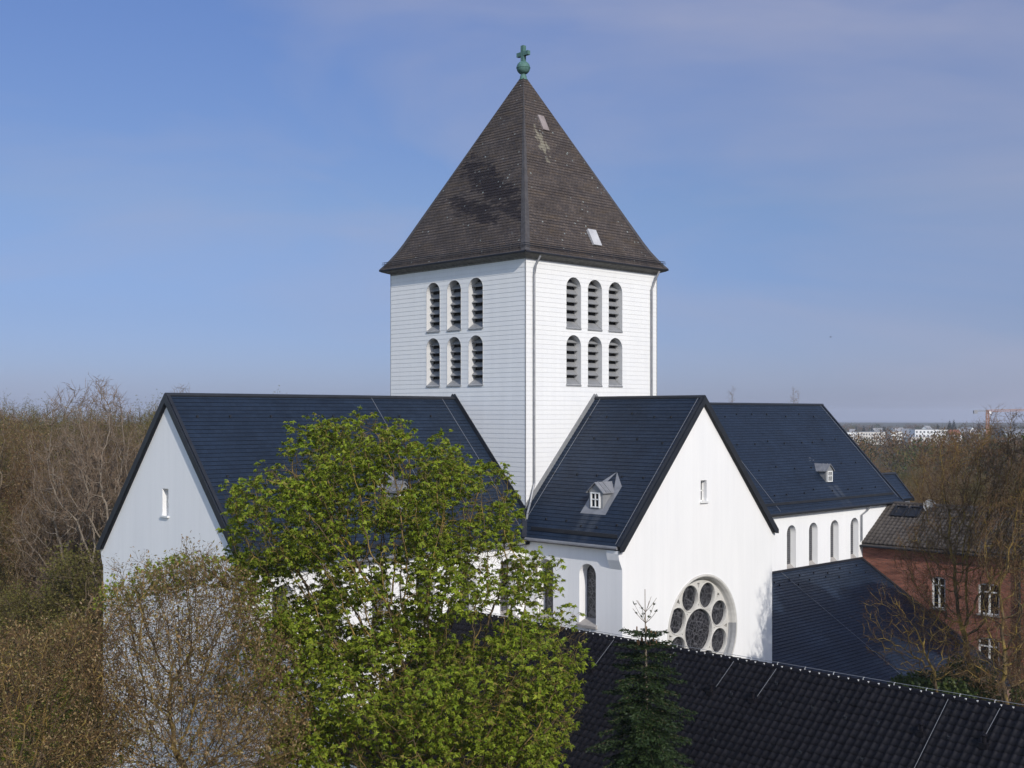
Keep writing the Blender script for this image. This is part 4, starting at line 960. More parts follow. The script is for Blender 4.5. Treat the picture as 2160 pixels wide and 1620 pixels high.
def twigs(rng, P, D, length, jitter, up=0.25):
    d = unit(unit(D)*0.6+rng.normal(0, jitter, P.shape)+np.array([0, 0, up])); return P+d*length[:, None], d

# --- the big maple in young leaf: crown outline surveyed against the photograph, at 33 m
def make_maple():
    rng = np.random.default_rng(11); Y0 = 33.0; s = Y0/FPX; base = at(862, Y0, 0.0)
    L = [(740, 1010, 165, 118, 0.3, 2.6, 1), (625, 1085, 128, 110, -0.6, 2.3, 1), (900, 1065, 140, 118, 0.8, 2.4, 1), (1020, 1090, 80, 115, 0.4, 1.8, 1), (1000, 1215, 150, 80, -0.8, 2.2, .8), (1120, 1225, 66, 55, 0.3, 1.2, .8),
         (610, 1235, 130, 95, 0.8, 2.2, .8), (820, 1215, 190, 90, 0.4, 2.6, .55), (1090, 1385, 145, 82, -0.6, 2.2, 1.4), (890, 1430, 220, 100, -1.2, 2.6, 1.5), (1090, 1520, 125, 95, -0.4, 2.2, 1.4), (700, 1420, 130, 90, 0.4, 2.2, 1.2), (840, 1580, 290, 100, -0.6, 3.0, 1.6), (560, 1160, 70, 60, -.5, 1.2, .8),
         (840, 1395, 130, 110, 0.6, 2.0, 1.3), (760, 1340, 180, 95, 0.2, 2.4, 1.3), (620, 1345, 95, 90, 0.3, 1.6, 1.1), (482, 1200, 36, 42, 0, .8, .8), (618, 950, 14, 62, 0, .3, 2.5), (690, 920, 50, 38, 0, 1.0, 1.2), (780, 925, 90, 45, 0.2, 1.6, 1), (500, 1080, 26, 60, 0, .7, .9), (940, 970, 40, 46, 0.2, 1.0, 1), (1195, 1340, 48, 52, 0, 1.0, 1), (1190, 1480, 46, 60, 0, 1.0, 1), (650, 1560, 90, 80, 0, 1.8, .9), (1000, 1640, 200, 80, 0, 2.4, 1)]
    lobes = [((at(x, Y0).x-base.x, dy, zrow(y, Y0)), (rx*s, dr, ry*s), w) for x, y, rx, ry, dy, dr, w in L]
    A = lobes_points(rng, lobes, 17000)
    A = np.vstack([A, lobes_points(rng, lobes[18:19]+lobes[21:22], 90)])
    st = [(0.04*math.sin(k*.7), 0.03*math.cos(k), 0.45*k) for k in range(13)]
    P, par = colonise(rng, A, st, 0.20, 1.3, 0.205, (0, 0, 0.05), 150, 0.14)
    r, child = radii_of(P, par, 0.0046, 2.3)
    t = thing('maple_tree', 'large maple in bright young green leaf in front of the long church wing', 'tree', base)
    V, F = merge(skeleton_parts(P, par, r, 0.03)); mesh_np('trunk', V, F, M['barklich'], t, True)
    thin = np.where((r < 0.021) & (np.arange(len(P)) > 14))[0]
    D = P[thin]-P[par[thin]]
    # twigs off the thin wood, a rosette of drooping leaves at each twig end
    rep = 2; bp = np.repeat(P[thin], rep, 0)+rng.normal(0, 0.05, (len(thin)*rep, 3)); bd = np.repeat(D, rep, 0)
    ln = rng.uniform(0.10, 0.32, len(bp)); te, td = twigs(rng, bp, bd, ln, 0.6, 0.35)
    tv = cones(bp, te, np.full(len(bp), 0.0035))
    q_ = te*2.2; clump = np.sin(q_[:, 0]+1.3*np.sin(q_[:, 2]))+np.sin(1.2*q_[:, 1]+.9*q_[:, 2])+np.sin(1.7*q_[:, 2]-.8*q_[:, 0])+rng.normal(0, .55, len(te))
    keep = clump > -0.7; te = te[keep]; td = td[keep]
    nl = 9; C = np.repeat(te, nl, 0)+rng.normal(0, 0.014, (len(te)*nl, 3)); ang = rng.random(len(C))*2*np.pi
    out = np.stack([np.cos(ang), np.sin(ang), rng.uniform(-0.75, 0.25, len(C))], -1)+np.repeat(td, nl, 0)*0.35
    sz = rng.uniform(0.08, 0.15, len(C))*np.repeat(rng.uniform(0.65, 1.2, len(te)), nl)
    lv = leaves(rng, C, out, sz, 'maple', 0.42)
    mesh_np('twigs', tv[0], [tv[1]], M['twigolive'], t); V, F = merge([lv]); mesh_np('crown', V, F, M['maple'], t)
    return t
make_maple()

def bare_tree(rng, name, label, cat, loc, lobes, n_att, step, infl, kill, tip, stem, barkm, twigm, ntw, twl, twr, leafm=None, nleaf=0, leafsize=(0.03, 0.06), leafkind='bud', thin=0.016, group=None, trop=(0, 0, .08), wob=0.18, leaf_z=None, levels=2):
    A = lobes_points(rng, lobes, n_att); P, par = colonise(rng, A, stem, step, infl, kill, trop, 130, wob); r, child = radii_of(P, par, tip, 2.3)
    t = thing(name, label, cat, loc, 0, group)
    V, F = merge(skeleton_parts(P, par, r, 0.04)); mesh_np('trunk', V, F, barkm, t, True)
    th = np.where((r < thin) & (np.arange(len(P)) > len(stem)))[0]; D = P[th]-P[par[th]]
    bp = np.repeat(P[th], ntw, 0)+rng.normal(0, step*0.25, (len(th)*ntw, 3)); bd = np.repeat(D, ntw, 0); ln = rng.uniform(twl[0], twl[1], len(bp))
    te, td = twigs(rng, bp, bd, ln, 0.45, 0.28); ps = [cones(bp, te, np.full(len(bp), twr))]; ends = [te]; ed = [td]
    if levels > 1:
        f = rng.uniform(0.3, 0.8, (len(bp), 1)); b2 = bp+(te-bp)*f; t2, d2 = twigs(rng, b2, td, ln*rng.uniform(0.4, 0.8, len(bp)), 0.6, 0.25); ps.append(cones(b2, t2, np.full(len(b2), twr*0.8))); ends.append(t2); ed.append(d2)
    V, F = merge(ps); mesh_np('twigs', V, F, twigm, t)
    if leafm and nleaf:
        E = np.concatenate(ends); Dn = np.concatenate(ed)
        if leaf_z is not None: k = leaf_z(E, rng); E = E[k]; Dn = Dn[k]
        C = np.repeat(E, nleaf, 0)+rng.normal(0, 0.03, (len(E)*nleaf, 3)); out = np.repeat(Dn, nleaf, 0)+rng.normal(0, 0.7, C.shape)
        lv = leaves(rng, C, out, rng.uniform(leafsize[0], leafsize[1], len(C)), leafkind, 0.3); V, F = merge([lv]); mesh_np('crown', V, F, leafm, t)
    return t

# --- foreground thicket at lower left: two budding trees with lichened limbs
def lob(base, Y0, L): s = Y0/FPX; return [((at(x, Y0).x-base.x, dy, zrow(y, Y0)), (rx*s, dr, ry*s), w) for x, y, rx, ry, dy, dr, w in L]
rng = np.random.default_rng(21); Y0 = 31.0; b_ = at(395, Y0)
bare_tree(rng, 'budding_tree', 'brown budding tree with yellow lichened limbs in front of the left gable', 'tree', b_,
    lob(b_, Y0, [(400, 1290, 150, 110, 0, 1.8, 1), (330, 1400, 190, 110, 0, 2.2, 1), (500, 1420, 120, 120, .4, 1.8, .9), (400, 1540, 260, 110, 0, 2.6, 1), (260, 1290, 60, 60, 0, 1, .7), (420, 1205, 55, 35, 0, .8, 1), (560, 1540, 100, 100, 0, 1.6, .8), (330, 1225, 40, 30, 0, .6, .8), (300, 1222, 14, 55, 0, .4, 1.5), (440, 1188, 16, 50, 0, .4, 1.5), (385, 1180, 12, 36, .2, .4, 1.5), (500, 1290, 40, 50, 0, .8, 1), (250, 1240, 16, 60, 0, .5, 1.2)]), 7600, 0.2, 1.3, 0.24, 0.0052,
    [(0.05*math.sin(k), .04*math.cos(k*1.3), .5*k) for k in range(12)], M['barklich'], M['twigbrown'], 4, (0.12, 0.38), 0.0062, M['bud'], 1, (0.05, 0.11), 'bud', 0.02)
rng = np.random.default_rng(22); Y0 = 29.0; b_ = at(95, Y0)
bare_tree(rng, 'budding_tree', 'red brown budding tree at the lower left corner before the woods', 'tree', b_,
    lob(b_, Y0, [(110, 1390, 150, 90, 0, 2, 1), (20, 1440, 150, 110, 0, 2.2, 1), (150, 1520, 140, 110, .3, 2, 1), (40, 1600, 200, 90, 0, 2.4, 1), (190, 1330, 70, 50, .2, 1, .8), (-100, 1520, 120, 120, 0, 2, .8)]), 5000, 0.2, 1.3, 0.26, 0.0056,
    [(0.05*math.cos(k), .04*math.sin(k*1.3), .5*k) for k in range(10)], M['barklich'], M['twigred'], 3, (0.12, 0.36), 0.0058, M['bud'], 1, (0.05, 0.10), 'bud', 0.02)
# green maple saplings that reach through the brown twigs
for i, (sd, px, Y0, L, lab) in enumerate(((31, 360, 32.4, [(385, 1215, 55, 40, 0, .8, 1), (325, 1230, 40, 40, 0, .7, 1), (255, 1265, 50, 30, 0, .7, .8)], 'young maple with pale green shoots against the left gable wall'),
                                       (32, 560, 32.0, [(545, 1300, 60, 90, 0, 1.0, 1), (600, 1400, 70, 100, 0, 1.2, 1), (520, 1430, 60, 80, 0, 1, .7), (640, 1520, 80, 90, 0, 1.2, .9)], 'slim leafy sapling between the brown tree and the large maple'),
                                       (33, 140, 33.5, [(150, 1500, 40, 80, 0, .9, 1), (60, 1560, 60, 60, 0, 1, .8), (225, 1560, 60, 60, 0, 1, .8)], 'green sapling showing through the twigs at lower left'))):
    rng = np.random.default_rng(sd); b_ = at(px, Y0)
    bare_tree(rng, 'sapling', lab, 'tree', b_, lob(b_, Y0, L), 900, 0.2, 1.3, 0.25, 0.004, [(0.03*math.sin(k), .02*k, .5*k) for k in range(12)], M['barklich'], M['twigolive'], 2, (0.1, 0.28), 0.004, M['maple'], 4, (0.06, 0.12), 'maple', 0.02)

# --- spruce in front of the black roof
def make_spruce(name, label, loc, hgt, seed, dens=1.0, group=None, detail=True):
    rng = np.random.default_rng(seed); t = thing(name, label, 'tree', loc, 0, group)
    tz = np.linspace(0, hgt, 30); tr = MB(); tr.tube([(0.02*math.sin(z*.8), 0.02*math.cos(z), z) for z in tz], [max(0.010, 0.17*(1-z/hgt)**0.85) for z in tz], 8); tr.build('trunk', M['barkgrey'], t, True)
    NB = []; ND = []; BR0 = []; BR1 = []; BRr = []
    z = hgt-0.62; k = 0
    while z > 1.2:
        dist = hgt-z; nb = 5 if dist < 1.4 else 7
        ln = 0.16+0.33*dist**0.93 if dist > 1.1 else 0.20+0.16*dist
        for j in range(nb):
            az = 2*math.pi*(j/nb)+rng.uniform(-.35, .35)+k*.7; l = ln*rng.uniform(0.72, 1.22); rise = 0.9 if dist < 1.0 else max(-0.18, 0.50-0.16*dist)
            n_ = max(3, int(l/0.12)); pts = []
            for q in range(n_+1):
                u = q/n_; pts.append((math.cos(az)*l*u, math.sin(az)*l*u, z+l*(rise*u-0.42*u*u*(1 if dist > 1 else 0)+0.22*u**3)))
            pts = np.array(pts)
            for q in range(n_): BR0.append(pts[q]); BR1.append(pts[q+1]); BRr.append(0.006+0.010*(1-q/n_)*min(1, dist/3))
            if dist > 0.95:
                for q in range(1, n_+1):
                    d = unit(pts[q]-pts[q-1]); sidev = np.array([-math.sin(az), math.cos(az), 0])
                    for sgn in (-1, 1):
                        sl = min(0.55, 0.5*l*(1-q/n_)+0.12)*rng.uniform(.7, 1.1); sd_ = unit(d*0.75+sidev*sgn*0.8+np.array([0, 0, -0.18]))
                        m_ = max(2, int(sl/0.075))
                        for w in range(m_): NB.append(pts[q]+sd_*sl*(w/m_)); ND.append(sd_)
                    for w in range(2): NB.append(pts[q]-d*0.06*w); ND.append(d)
            else:
                for q in range(1, n_+1):
                    if dist > 0.7 and rng.random() < 0.75: NB.append(pts[q]); ND.append(unit(pts[q]-pts[q-1]))
        z -= 0.31 if dist < 1.2 else (0.30 if dist < 3 else 0.26); k += 1
    bv = frusta(np.array(BR0), np.array(BR1), np.array(BRr), np.array(BRr)*.8, 4); mesh_np('branches', bv[0], [bv[1]], M['bark'], t)
    NB = np.array(NB); ND = np.array(ND); nn = 5
    C = np.repeat(NB, nn, 0)+rng.normal(0, 0.012, (len(NB)*nn, 3)); out = np.repeat(ND, nn, 0)*0.9+rng.normal(0, 0.42, C.shape)*np.array([1, 1, .5])+np.array([0, 0, .05])
    lv = leaves(rng, C, out, rng.uniform(0.06, 0.12, len(C)), 'bud', 0.1); V, F = merge([lv]); mesh_np('needles', V, F, M['needle'], t)
    co = MB()
    for q in range(26):
        az = rng.uniform(0, 2*math.pi); rr = rng.uniform(0.05, 0.32); zz = hgt-1.05-rng.uniform(0, 0.55); co.lathe([(0.006, 0.05), (0.018, 0.03), (0.02, -0.03), (0.005, -0.08)], (rr*math.cos(az), rr*math.sin(az), zz), 6)
    o = co.build('cones', M['cone'], t); o['kind'] = 'stuff'; return t
make_spruce('spruce_tree', 'dark green spruce with a bare pale leader before the black tiled roof', at(1362, 33.0), zrow(1243, 33.0), 41)

# --- bare trees between the hall and the brick house
yl = [(0.05*math.sin(k*.6), .05*math.cos(k*.8), .5*k) for k in range(9)]
rng = np.random.default_rng(51); Y0 = 50.0; b_ = at(2090, Y0)
bare_tree(rng, 'bare_tree', 'tall bare tree with yellow lichen before the second brick house window', 'tree', b_, lob(b_, Y0, [(2050, 1010, 130, 110, 0, 3, 1), (2080, 1130, 160, 90, 0, 3.4, 1), (2120, 920, 60, 60, 0, 1.6, .6), (1960, 1170, 90, 80, -.5, 2, .8), (2150, 1080, 80, 130, 0, 2.6, .8), (1990, 1260, 90, 60, 0, 2.2, .5), (2010, 1330, 90, 50, 0, 2, .5)]), 5200, 0.28, 1.9, 0.36, 0.007, yl, M['barklich'], M['twigred'], 4, (0.2, 0.55), 0.0075, M['bud'], 1, (0.03, 0.05), 'bud', 0.022)
rng = np.random.default_rng(52); Y0 = 46.0; b_ = at(1935, Y0)
bare_tree(rng, 'bare_tree', 'low crooked bare tree with ochre lichened branches over the lean-to roof', 'tree', b_, lob(b_, Y0, [(1900, 1330, 90, 70, 0, 2, 1), (1870, 1280, 60, 60, 0, 1.4, .8), (1960, 1380, 110, 60, 0, 2, 1), (1990, 1310, 70, 70, 0, 1.6, .8)]), 900, 0.28, 1.8, 0.42, 0.009, [(0.06*k*math.sin(k), .05*k, .5*k) for k in range(9)], M['barklich'], M['twigred'], 2, (0.2, 0.5), 0.007, None, 0, thin=0.022, wob=0.3)
rng = np.random.default_rng(53); Y0 = 41.0; b_ = at(2190, Y0)
bare_tree(rng, 'bare_tree', 'bare tree with dense brown twigs at the right edge by the black roof', 'tree', b_, lob(b_, Y0, [(2150, 1150, 90, 120, 0, 2.6, 1), (2180, 1280, 110, 120, 0, 2.6, 1), (2120, 1400, 90, 60, 0, 2, .8), (2220, 1050, 90, 100, 0, 2.2, 1), (2060, 1420, 70, 40, 0, 1.6, .6)]), 3200, 0.28, 1.9, 0.36, 0.007, yl, M['barklich'], M['twigred'], 4, (0.2, 0.5), 0.0068, M['bud'], 1, (0.03, 0.05), 'bud', 0.022)
def bush(name, label, loc, rad, hgt, seed, mat=None, n_=30000, size=(0.09, 0.19), zc=None):
    rng = np.random.default_rng(seed); L = [((rng.uniform(-.5, .5)*rad, rng.uniform(-.5, .5)*rad, hgt*rng.uniform(.3, .72)), (rad*rng.uniform(.4, .65), rad*rng.uniform(.4, .65), hgt*.30), 1) for _ in range(7)]
    if zc: L = [((x, y, zc+rng.uniform(-2.6, 1.6)), (a, b, 2.0), 1) for (x, y, z), (a, b, c), w in L]
    A = lobes_points(rng, L, 300); P, par = colonise(rng, A, [(0, 0, .25*k) for k in range(3)], 0.3, 2.5, 0.4, (0, 0, .05), 60, .2); r, _ = radii_of(P, par, 0.006, 2.3)
    t = thing(name, label, 'bush', loc); V, F = merge(skeleton_parts(P, par, r, .03)); mesh_np('stems', V, F, M['bark'], t, True)
    C = lobes_points(rng, L, n_); out = unit(C-np.array([0, 0, hgt*.45]))+rng.normal(0, .6, C.shape)
    lv = leaves(rng, C, out, rng.uniform(size[0], size[1], n_), 'maple', .3); V, F = merge([lv]); mesh_np('crown', V, F, mat or M['ivy'], t); return t
bush('evergreen_bush', 'dark evergreen bush behind the right end of the black ridge', at(1990, 49), 3.2, zrow(1395, 49), 61)
bush('evergreen_bush', 'dark green bush under the crooked tree beside the lean-to roof', at(1905, 52), 2.4, zrow(1405, 52), 62)
bush('evergreen_bush', 'dark bush at the right edge below the brick house', at(2135, 52), 3.0, zrow(1385, 52), 63)
# trees that throw the fine shadows on the aisle roof stand with the others, outside the right edge
# --- woodland: prototypes once, then copies
def proto(seed, hgt, spread, low, n_att, twm, barkm, leafm=None, nleaf=0, ls=(.05, .1), lk='bud', ntw=3, twr=.0095, twl=(.35, .9)):
    rng = np.random.default_rng(seed); L = []
    for _ in range(9):
        f = rng.random(); z = hgt*(low+(1-low)*f*0.86); rr = spread*(0.45+0.5*math.sin(math.pi*min(1, f*0.8+.2))); a = rng.uniform(0, 6.28); d = rr*rng.uniform(.1, .75)
        L.append(((d*math.cos(a), d*math.sin(a), z), (rr*.55, rr*.55, hgt*.13), 1))
    return bare_tree(rng, 'woodland_tree', '', 'tree', (0, 0, -300), L, n_att, hgt*.020, hgt*.14, hgt*.027, .016, [(0.04*math.sin(k), .04*math.cos(k), hgt*.03*k) for k in range(int(low/.03)+1)], barkm, twm, ntw, twl, twr, leafm, nleaf, ls, lk, .045)
PR_ = [proto(71, 16, 4.2, .25, 1500, M['twigbrown'], M['bark'], M['bud'], 1, (.07, .14)), proto(72, 16, 4.6, .22, 1500, M['twigred'], M['bark'], M['bud'], 1, (.06, .12)), proto(73, 15, 4.0, .22, 1400, M['twigolive'], M['bark'], M['budgreen'], 2, (.07, .14)),
       proto(74, 20, 4.4, .35, 1500, M['twiggrey'], M['barkgrey'], None, 0, ntw=4, twr=.014), proto(75, 9, 3.4, .12, 900, M['twigolive'], M['bark'], M['budgreen'], 2, (.08, .15), 'maple')]
LABW = ['bare brown tree in the mass of the woods', 'bare red brown tree in the mass of the woods', 'olive budding tree in the mass of the woods', 'tall bare tree with pale trunk', 'green leafing undergrowth tree in the woods']
used = set()
def plant(k, px, Y, hgt, side, rng, label=None, group=None):
    s = hgt/(16, 16, 15, 20, 9)[k]/(1.04 if side == 'l' else 1.19)
    o = PR_[k] if k not in used else copy_tree(PR_[k]); used.add(k)
    o.location = at(px, Y, ground_z(Y)); o.rotation_euler = (0, 0, rng.uniform(0, 6.28)); o.scale = (s*rng.uniform(.9, 1.15), s*rng.uniform(.9, 1.15), s)
    tag(o, label or (LABW[k]+(' left of the church' if side == 'l' else ' right of the church')), 'tree', group or ('trees in the woods left of the church' if side == 'l' else 'trees in the woods right of the church')); return o
rng = random.Random(8)
for px, Y, py, lab in ((165, 70, 796, 'tall bare tree with forked pale trunk, leftmost of three above the woods'), (205, 68, 786, 'tall bare tree with leaning pale stems, middle of three above the woods'), (258, 72, 778, 'tall bare tree beside the left gable, rightmost of three above the woods')):
    plant(3, px, Y, zrow(py, Y)*1.04, 'l', rng, lab, 'tall bare trees left of the church')
plant(3, 345, 100, zrow(800, 100)*1.04, 'l', rng, 'bare tree crown rising behind the tip of the left gable', 'tall bare trees left of the church')
for row, (Y, n_, top) in enumerate(((74, 7, 1030), (80, 8, 950), (87, 9, 885), (94, 9, 860), (102, 10, 840), (112, 10, 832), (122, 10, 830), (134, 10, 836), (150, 10, 850), (175, 10, 858), (205, 10, 862))):
    for q in range(n_):
        px = -120+(470*(q+rng.uniform(.1, .9))/n_); Yq = Y+rng.uniform(-5, 5); py = top+rng.uniform(-12, 40)-(12 if px < 60 else 0)
        plant(rng.choice((0, 1, 0, 2, 2)) if row else rng.choice((1, 0, 2, 0)), px, Yq, max(5, zrow(py, Yq)), 'l', rng)
for px, Y, py in ((195, 64, 1140), (20, 62, 1230), (120, 64, 1215), (175, 60, 1290)): plant(4, px, Y, zrow(py, Y), 'l', rng)
for row, (Y, n_, top, x0, x1) in enumerate(((88, 7, 1030, 1940, 2260), (94, 8, 990, 1920, 2270), (101, 9, 968, 1900, 2280), (110, 10, 955, 1875, 2290), (120, 11, 950, 1850, 2290), (134, 12, 945, 1820, 2300), (150, 12, 942, 1800, 2300), (170, 12, 938, 1790, 2310), (195, 13, 938, 1775, 2310), (222, 13, 938, 1765, 2310), (250, 13, 938, 1760, 2310))):
    for q in range(n_):
        px = x0+(x1-x0)*(q+rng.uniform(.1, .9))/n_; Yq = Y*(1+rng.uniform(-.05, .05)); py = top+18+rng.uniform(-8, 30)-max(0, (px-2110)*0.22)
        plant(rng.choice((0, 1, 1, 2, 1)), px, Yq, max(6, zrow(py, Yq)), 'r', rng)
plant(2, 590, 118, zrow(826, 118), 'l', rng, 'tree top with a few leaves just showing above the long dark ridge', 'tree tops behind the church')
# shade trees at the right edge and just outside the picture: their shadows reach the aisle roof and the rose gable
for px, Y, hgt in ((2235, 47, 14.5), (2330, 52, 16), (2190, 55, 13)): plant(1, px, Y, hgt, 'r', rng, 'bare tree at the right edge beyond the black roof', 'trees beside the hall')
for x, y, h_, r_, sd_, lb in ((23.2, 45.0, 17.9, 3.6, 64, 'dense evergreen tree beside the hall, second of four at the right'), (27.9, 47.8, 19.4, 4.4, 65, 'tall dense evergreen tree beside the hall, third of four at the right'), (32.8, 50.6, 21.0, 4.4, 66, 'tall dense evergreen tree beyond the hall, farthest of four at the right'), (21.6, 42.0, 16.4, 3.2, 67, 'low dense evergreen tree close to the hall, shortest of four at the right')):
    o = bush('evergreen_tree', lb, (x, y, 0), r_, h_, sd_, None, 26000, (.12, .24), h_); o['category'] = 'tree'
# narrow poplars far behind the nave
def poplar(px, Y, py, w, label, seed):
    r_ = np.random.default_rng(seed); h = zrow(py, Y)
    L = [((0, 0, h*f), (w*(1.1-f*0.6), w*(1.1-f*.6), h*.10), 1) for f in (.3, .4, .5, .6, .7, .8, .88, .93)]
    return bare_tree(r_, 'poplar_tree', label, 'tree', at(px, Y, ground_z(Y)), L, 900, .35, 3.0, .32, .010, [(0, 0, .5*k) for k in range(9)], M['barkgrey'], M['twiggrey'], 3, (.3, .8), .016, M['bud'], 1, (.1, .18), 'bud', .05, 'poplars behind the nave', (0, 0, .5), .1)
poplar(1544, 210, 822, .62, 'bare poplar top rising alone above the middle of the nave ridge', 81); poplar(1674, 210, 824, .6, 'taller of two poplar tops near the right end of the nave ridge', 82); poplar(1684, 214, 830, .5, 'shorter poplar top beside its taller twin near the right end of the nave ridge', 83)

# --- far woods that read as one mass, between the near trees and the town
def far_woods():
    r_ = np.random.default_rng(91); parts = {0: [], 1: [], 2: [], 3: []}
    nT = 3400
    for k in range(nT):
        Y = 260*math.exp(r_.random()*1.95) if k < 2200 else r_.uniform(980, 1650); px = r_.uniform(-150, 2320)
        if 700 < Y < 1060 and 1740 < px < 2060: continue
        if 400 < Y < 960 and px > 1740 and r_.random() < .5: continue
        h = r_.uniform(9, 15)*(1.0 if Y < 500 else .9) if Y < 980 else r_.uniform(5, 14); p = at(px, Y, ground_z(math.hypot(Y, (px-1080)/FPX*Y))); m_ = 300 if Y < 600 else 140
        d = unit(r_.normal(0, 1, (m_, 3)))*(r_.random((m_, 1))**(1/4)); C = np.array(p)+d*np.array([h*.33, h*.33, h*.42])+np.array([0, 0, h*.56])
        sz = np.full(m_, h*(.055 if Y < 600 else .09))*r_.uniform(.6, 1.3, m_); V, F = leaves(r_, C, d+r_.normal(0, .5, d.shape)+np.array([0, 0, .5]), sz, 'bud', .3); parts[r_.choice(4, p=(.38, .30, .16, .16) if Y > 600 else (.42, .33, .18, .07))].append((V, F))
    for k, mat in ((0, M['twigbrown']), (1, M['twigred']), (2, M['twigolive']), (3, M['ivy'])):
        V, F = merge(parts[k]); tag(mesh_np('far_woods', V, F, mat), kind='stuff')
far_woods()
# --- the town on the far slope
M['render'] = simple('white_render', (0.74, 0.74, 0.73), (0.80, 0.80, 0.79), 0.2, 0.9); M['renderb'] = simple('beige_render', (0.58, 0.55, 0.50), (0.64, 0.61, 0.56), 0.2, 0.9); M['farglass'] = simple('far_window_glass', (0.07, 0.075, 0.085), None, rough=.3); M['greyr'] = simple('grey_facade', (0.24, 0.24, 0.25), (0.30, 0.30, 0.31), .2, .9); M['redroof'] = simple('red_roof', (0.22, 0.08, 0.05), (0.28, 0.11, 0.07), .5, .9)
def block(label, px0, px1, Y, top, floors, bays, mat, balc=True, dep=14):
    x0, x1 = at(px0, Y).x, at(px1, Y).x; zt = zrow(top, Y); z0 = zt-floors*2.95-0.5; w = x1-x0
    t = thing('apartment_block', label, 'building', ((x0+x1)/2, Y, z0), 0, 'apartment blocks on the far slope')
    q = MB(); q.box((-w/2, 0, -6), (w/2, dep, floors*2.95+0.5)); q.build('wall', mat, t)
    q = MB(); q.box((-w/2-.15, -.15, floors*2.95+.5), (w/2+.15, dep+.15, floors*2.95+.75)); q.build('roof', M['greyr'], t)
    base = None
    for f in range(floors):
        for k in range(bays):
            if base is None: q = MB(); q.box((-w/bays*.22, -.06, .9), (w/bays*.22, .2, 2.35)); base = q.build('window', M['farglass'], t); o = base
            else: o = base.copy(); COL.objects.link(o); o.parent = t
            o.location = (-w/2+w*(k+.5)/bays, 0, f*2.95)
        if balc: q = MB(); q.box((-w/2+.4, -1.4, f*2.95), (w/2-.4, -.003, f*2.95+.18)); q.box((-w/2+.4, -1.4, f*2.95+.18), (w/2-.4, -1.3, f*2.95+1.0)); q.build('balcony', M['render'], t)
block('white balconied block just right of the nave roof edge', 1783, 1806, 960, 912, 4, 4, M['render'])
block('long low pale block with two rows of dark windows', 1808, 1877, 970, 911.5, 4, 12, M['renderb'], False)
block('beige block with striped balconies at the end of the long block', 1879, 1903, 935, 910.5, 5, 4, M['renderb'])
block('grey block set back between beige and white blocks', 1905, 1927, 985, 914, 4, 5, M['greyr'])
block('white block with a flat roof, highest of the far buildings', 1930, 2001, 960, 906.5, 3, 9, M['render'], False)
block('pale terraced block below the white flat roofed block', 1922, 1998, 920, 922, 2, 8, M['renderb'])
block('low grey building right of the white block by the crane', 2045, 2080, 900, 914, 2, 6, M['greyr'], False)
ho = thing('red_roofed_house', 'small house with a red roof between white block and crane', 'house', at(2015, 930, zrow(930, 930)))
q = MB(); q.box((-4, 0, 0), (4, 8, 5.0)); q.build('wall', M['renderb'], ho); q = MB()
for s in (-1, 1): q.face([(-4.4, 4, 8.6), (4.4, 4, 8.6), (4.4, 4+s*4.5, 4.8), (-4.4, 4+s*4.5, 4.8)])
for x in (-4, 4): q.face([(x, 0, 5), (x, 8, 5), (x, 4, 8.4)])
q.build('roof', M['redroof'], ho)
hrng = random.Random(12); hb = None
for px, py, Y in ((1758, 905, 1120), (1800, 905, 1150), (1850, 903, 1180), (1893, 902, 1200), (1912, 904, 1130), (1955, 898, 1220), (2022, 904, 1080), (2040, 901, 1150), (2066, 906, 1020), (2100, 905, 1060), (2122, 903, 1120), (2148, 904, 1050), (560, 893, 1150), (300, 895, 1180)):
    if hb is None:
        hb = thing('small_house', '', 'house'); q = MB(); q.box((-5, -4, -8), (5, 4, 5.5)); q.build('wall', M['render'], hb); q = MB()
        for s_ in (-1, 1): q.face([(-5.3, 0, 9.5), (5.3, 0, 9.5), (5.3, s_*4.6, 5.1), (-5.3, s_*4.6, 5.1)])
        q.build('roof', M['greyr'], hb); q = MB()
        for x in (-5, 5): q.face([(x, -4, 5.4), (x, 4, 5.4), (x, 0, 9.3)])
        q.build('gable', M['render'], hb); o = hb
    else: o = copy_tree(hb)
    o['label'] = 'small pale house with grey roof among trees on the far slope'; o['group'] = 'houses on the far slope'
    sc_ = hrng.uniform(.8, 1.25); o.scale = (sc_*hrng.uniform(.8, 1.5), sc_, sc_); o.location = at(px, Y, zrow(py, Y)-9.5*sc_); o.rotation_euler = (0, 0, hrng.uniform(-1.2, 1.2))
# tower crane
M['crane'] = simple('orange_crane_paint', (0.42, 0.20, 0.10), None, rough=.6)
Yc = 900; cz = zrow(868, Yc); gz = zrow(950, Yc); cr_ = thing('tower_crane', 'orange tower crane with a long jib on the skyline', 'crane', at(2083, Yc, gz)); Hc = cz-gz
def lattice(q, p0, p1, w, n_, t):
    p0, p1 = Vector(p0), Vector(p1); d = (p1-p0).normalized(); x = d.cross(Vector((0, 1, 0)) if abs(d.y) < .9 else Vector((1, 0, 0))).normalized()*w/2; y = d.cross(x).normalized()*w/2
    cs = [x+y, x-y, -x-y, -x+y]
    for c in cs: q.bar(p0+c, p1+c, t, t)
    for k in range(n_):
        a, b_ = p0.lerp(p1, k/n_), p0.lerp(p1, (k+1)/n_)
        for j in range(4): q.bar(a+cs[j], b_+cs[(j+1) % 4], t*.7, t*.7)
q = MB(); lattice(q, (0, 0, 0), (0, 0, Hc+1), 1.7, 16, .34); q.build('mast', M['crane'], cr_)
q = MB(); lattice(q, (0, 0, Hc+.5), (44, 0, Hc+1.5), 1.3, 24, .26); q.build('jib', M['crane'], cr_)
q = MB(); lattice(q, (0, 0, Hc+.5), (-9.5, 0, Hc+.5), 1.2, 6, .26); q.build('counter_jib', M['greyr'], cr_)
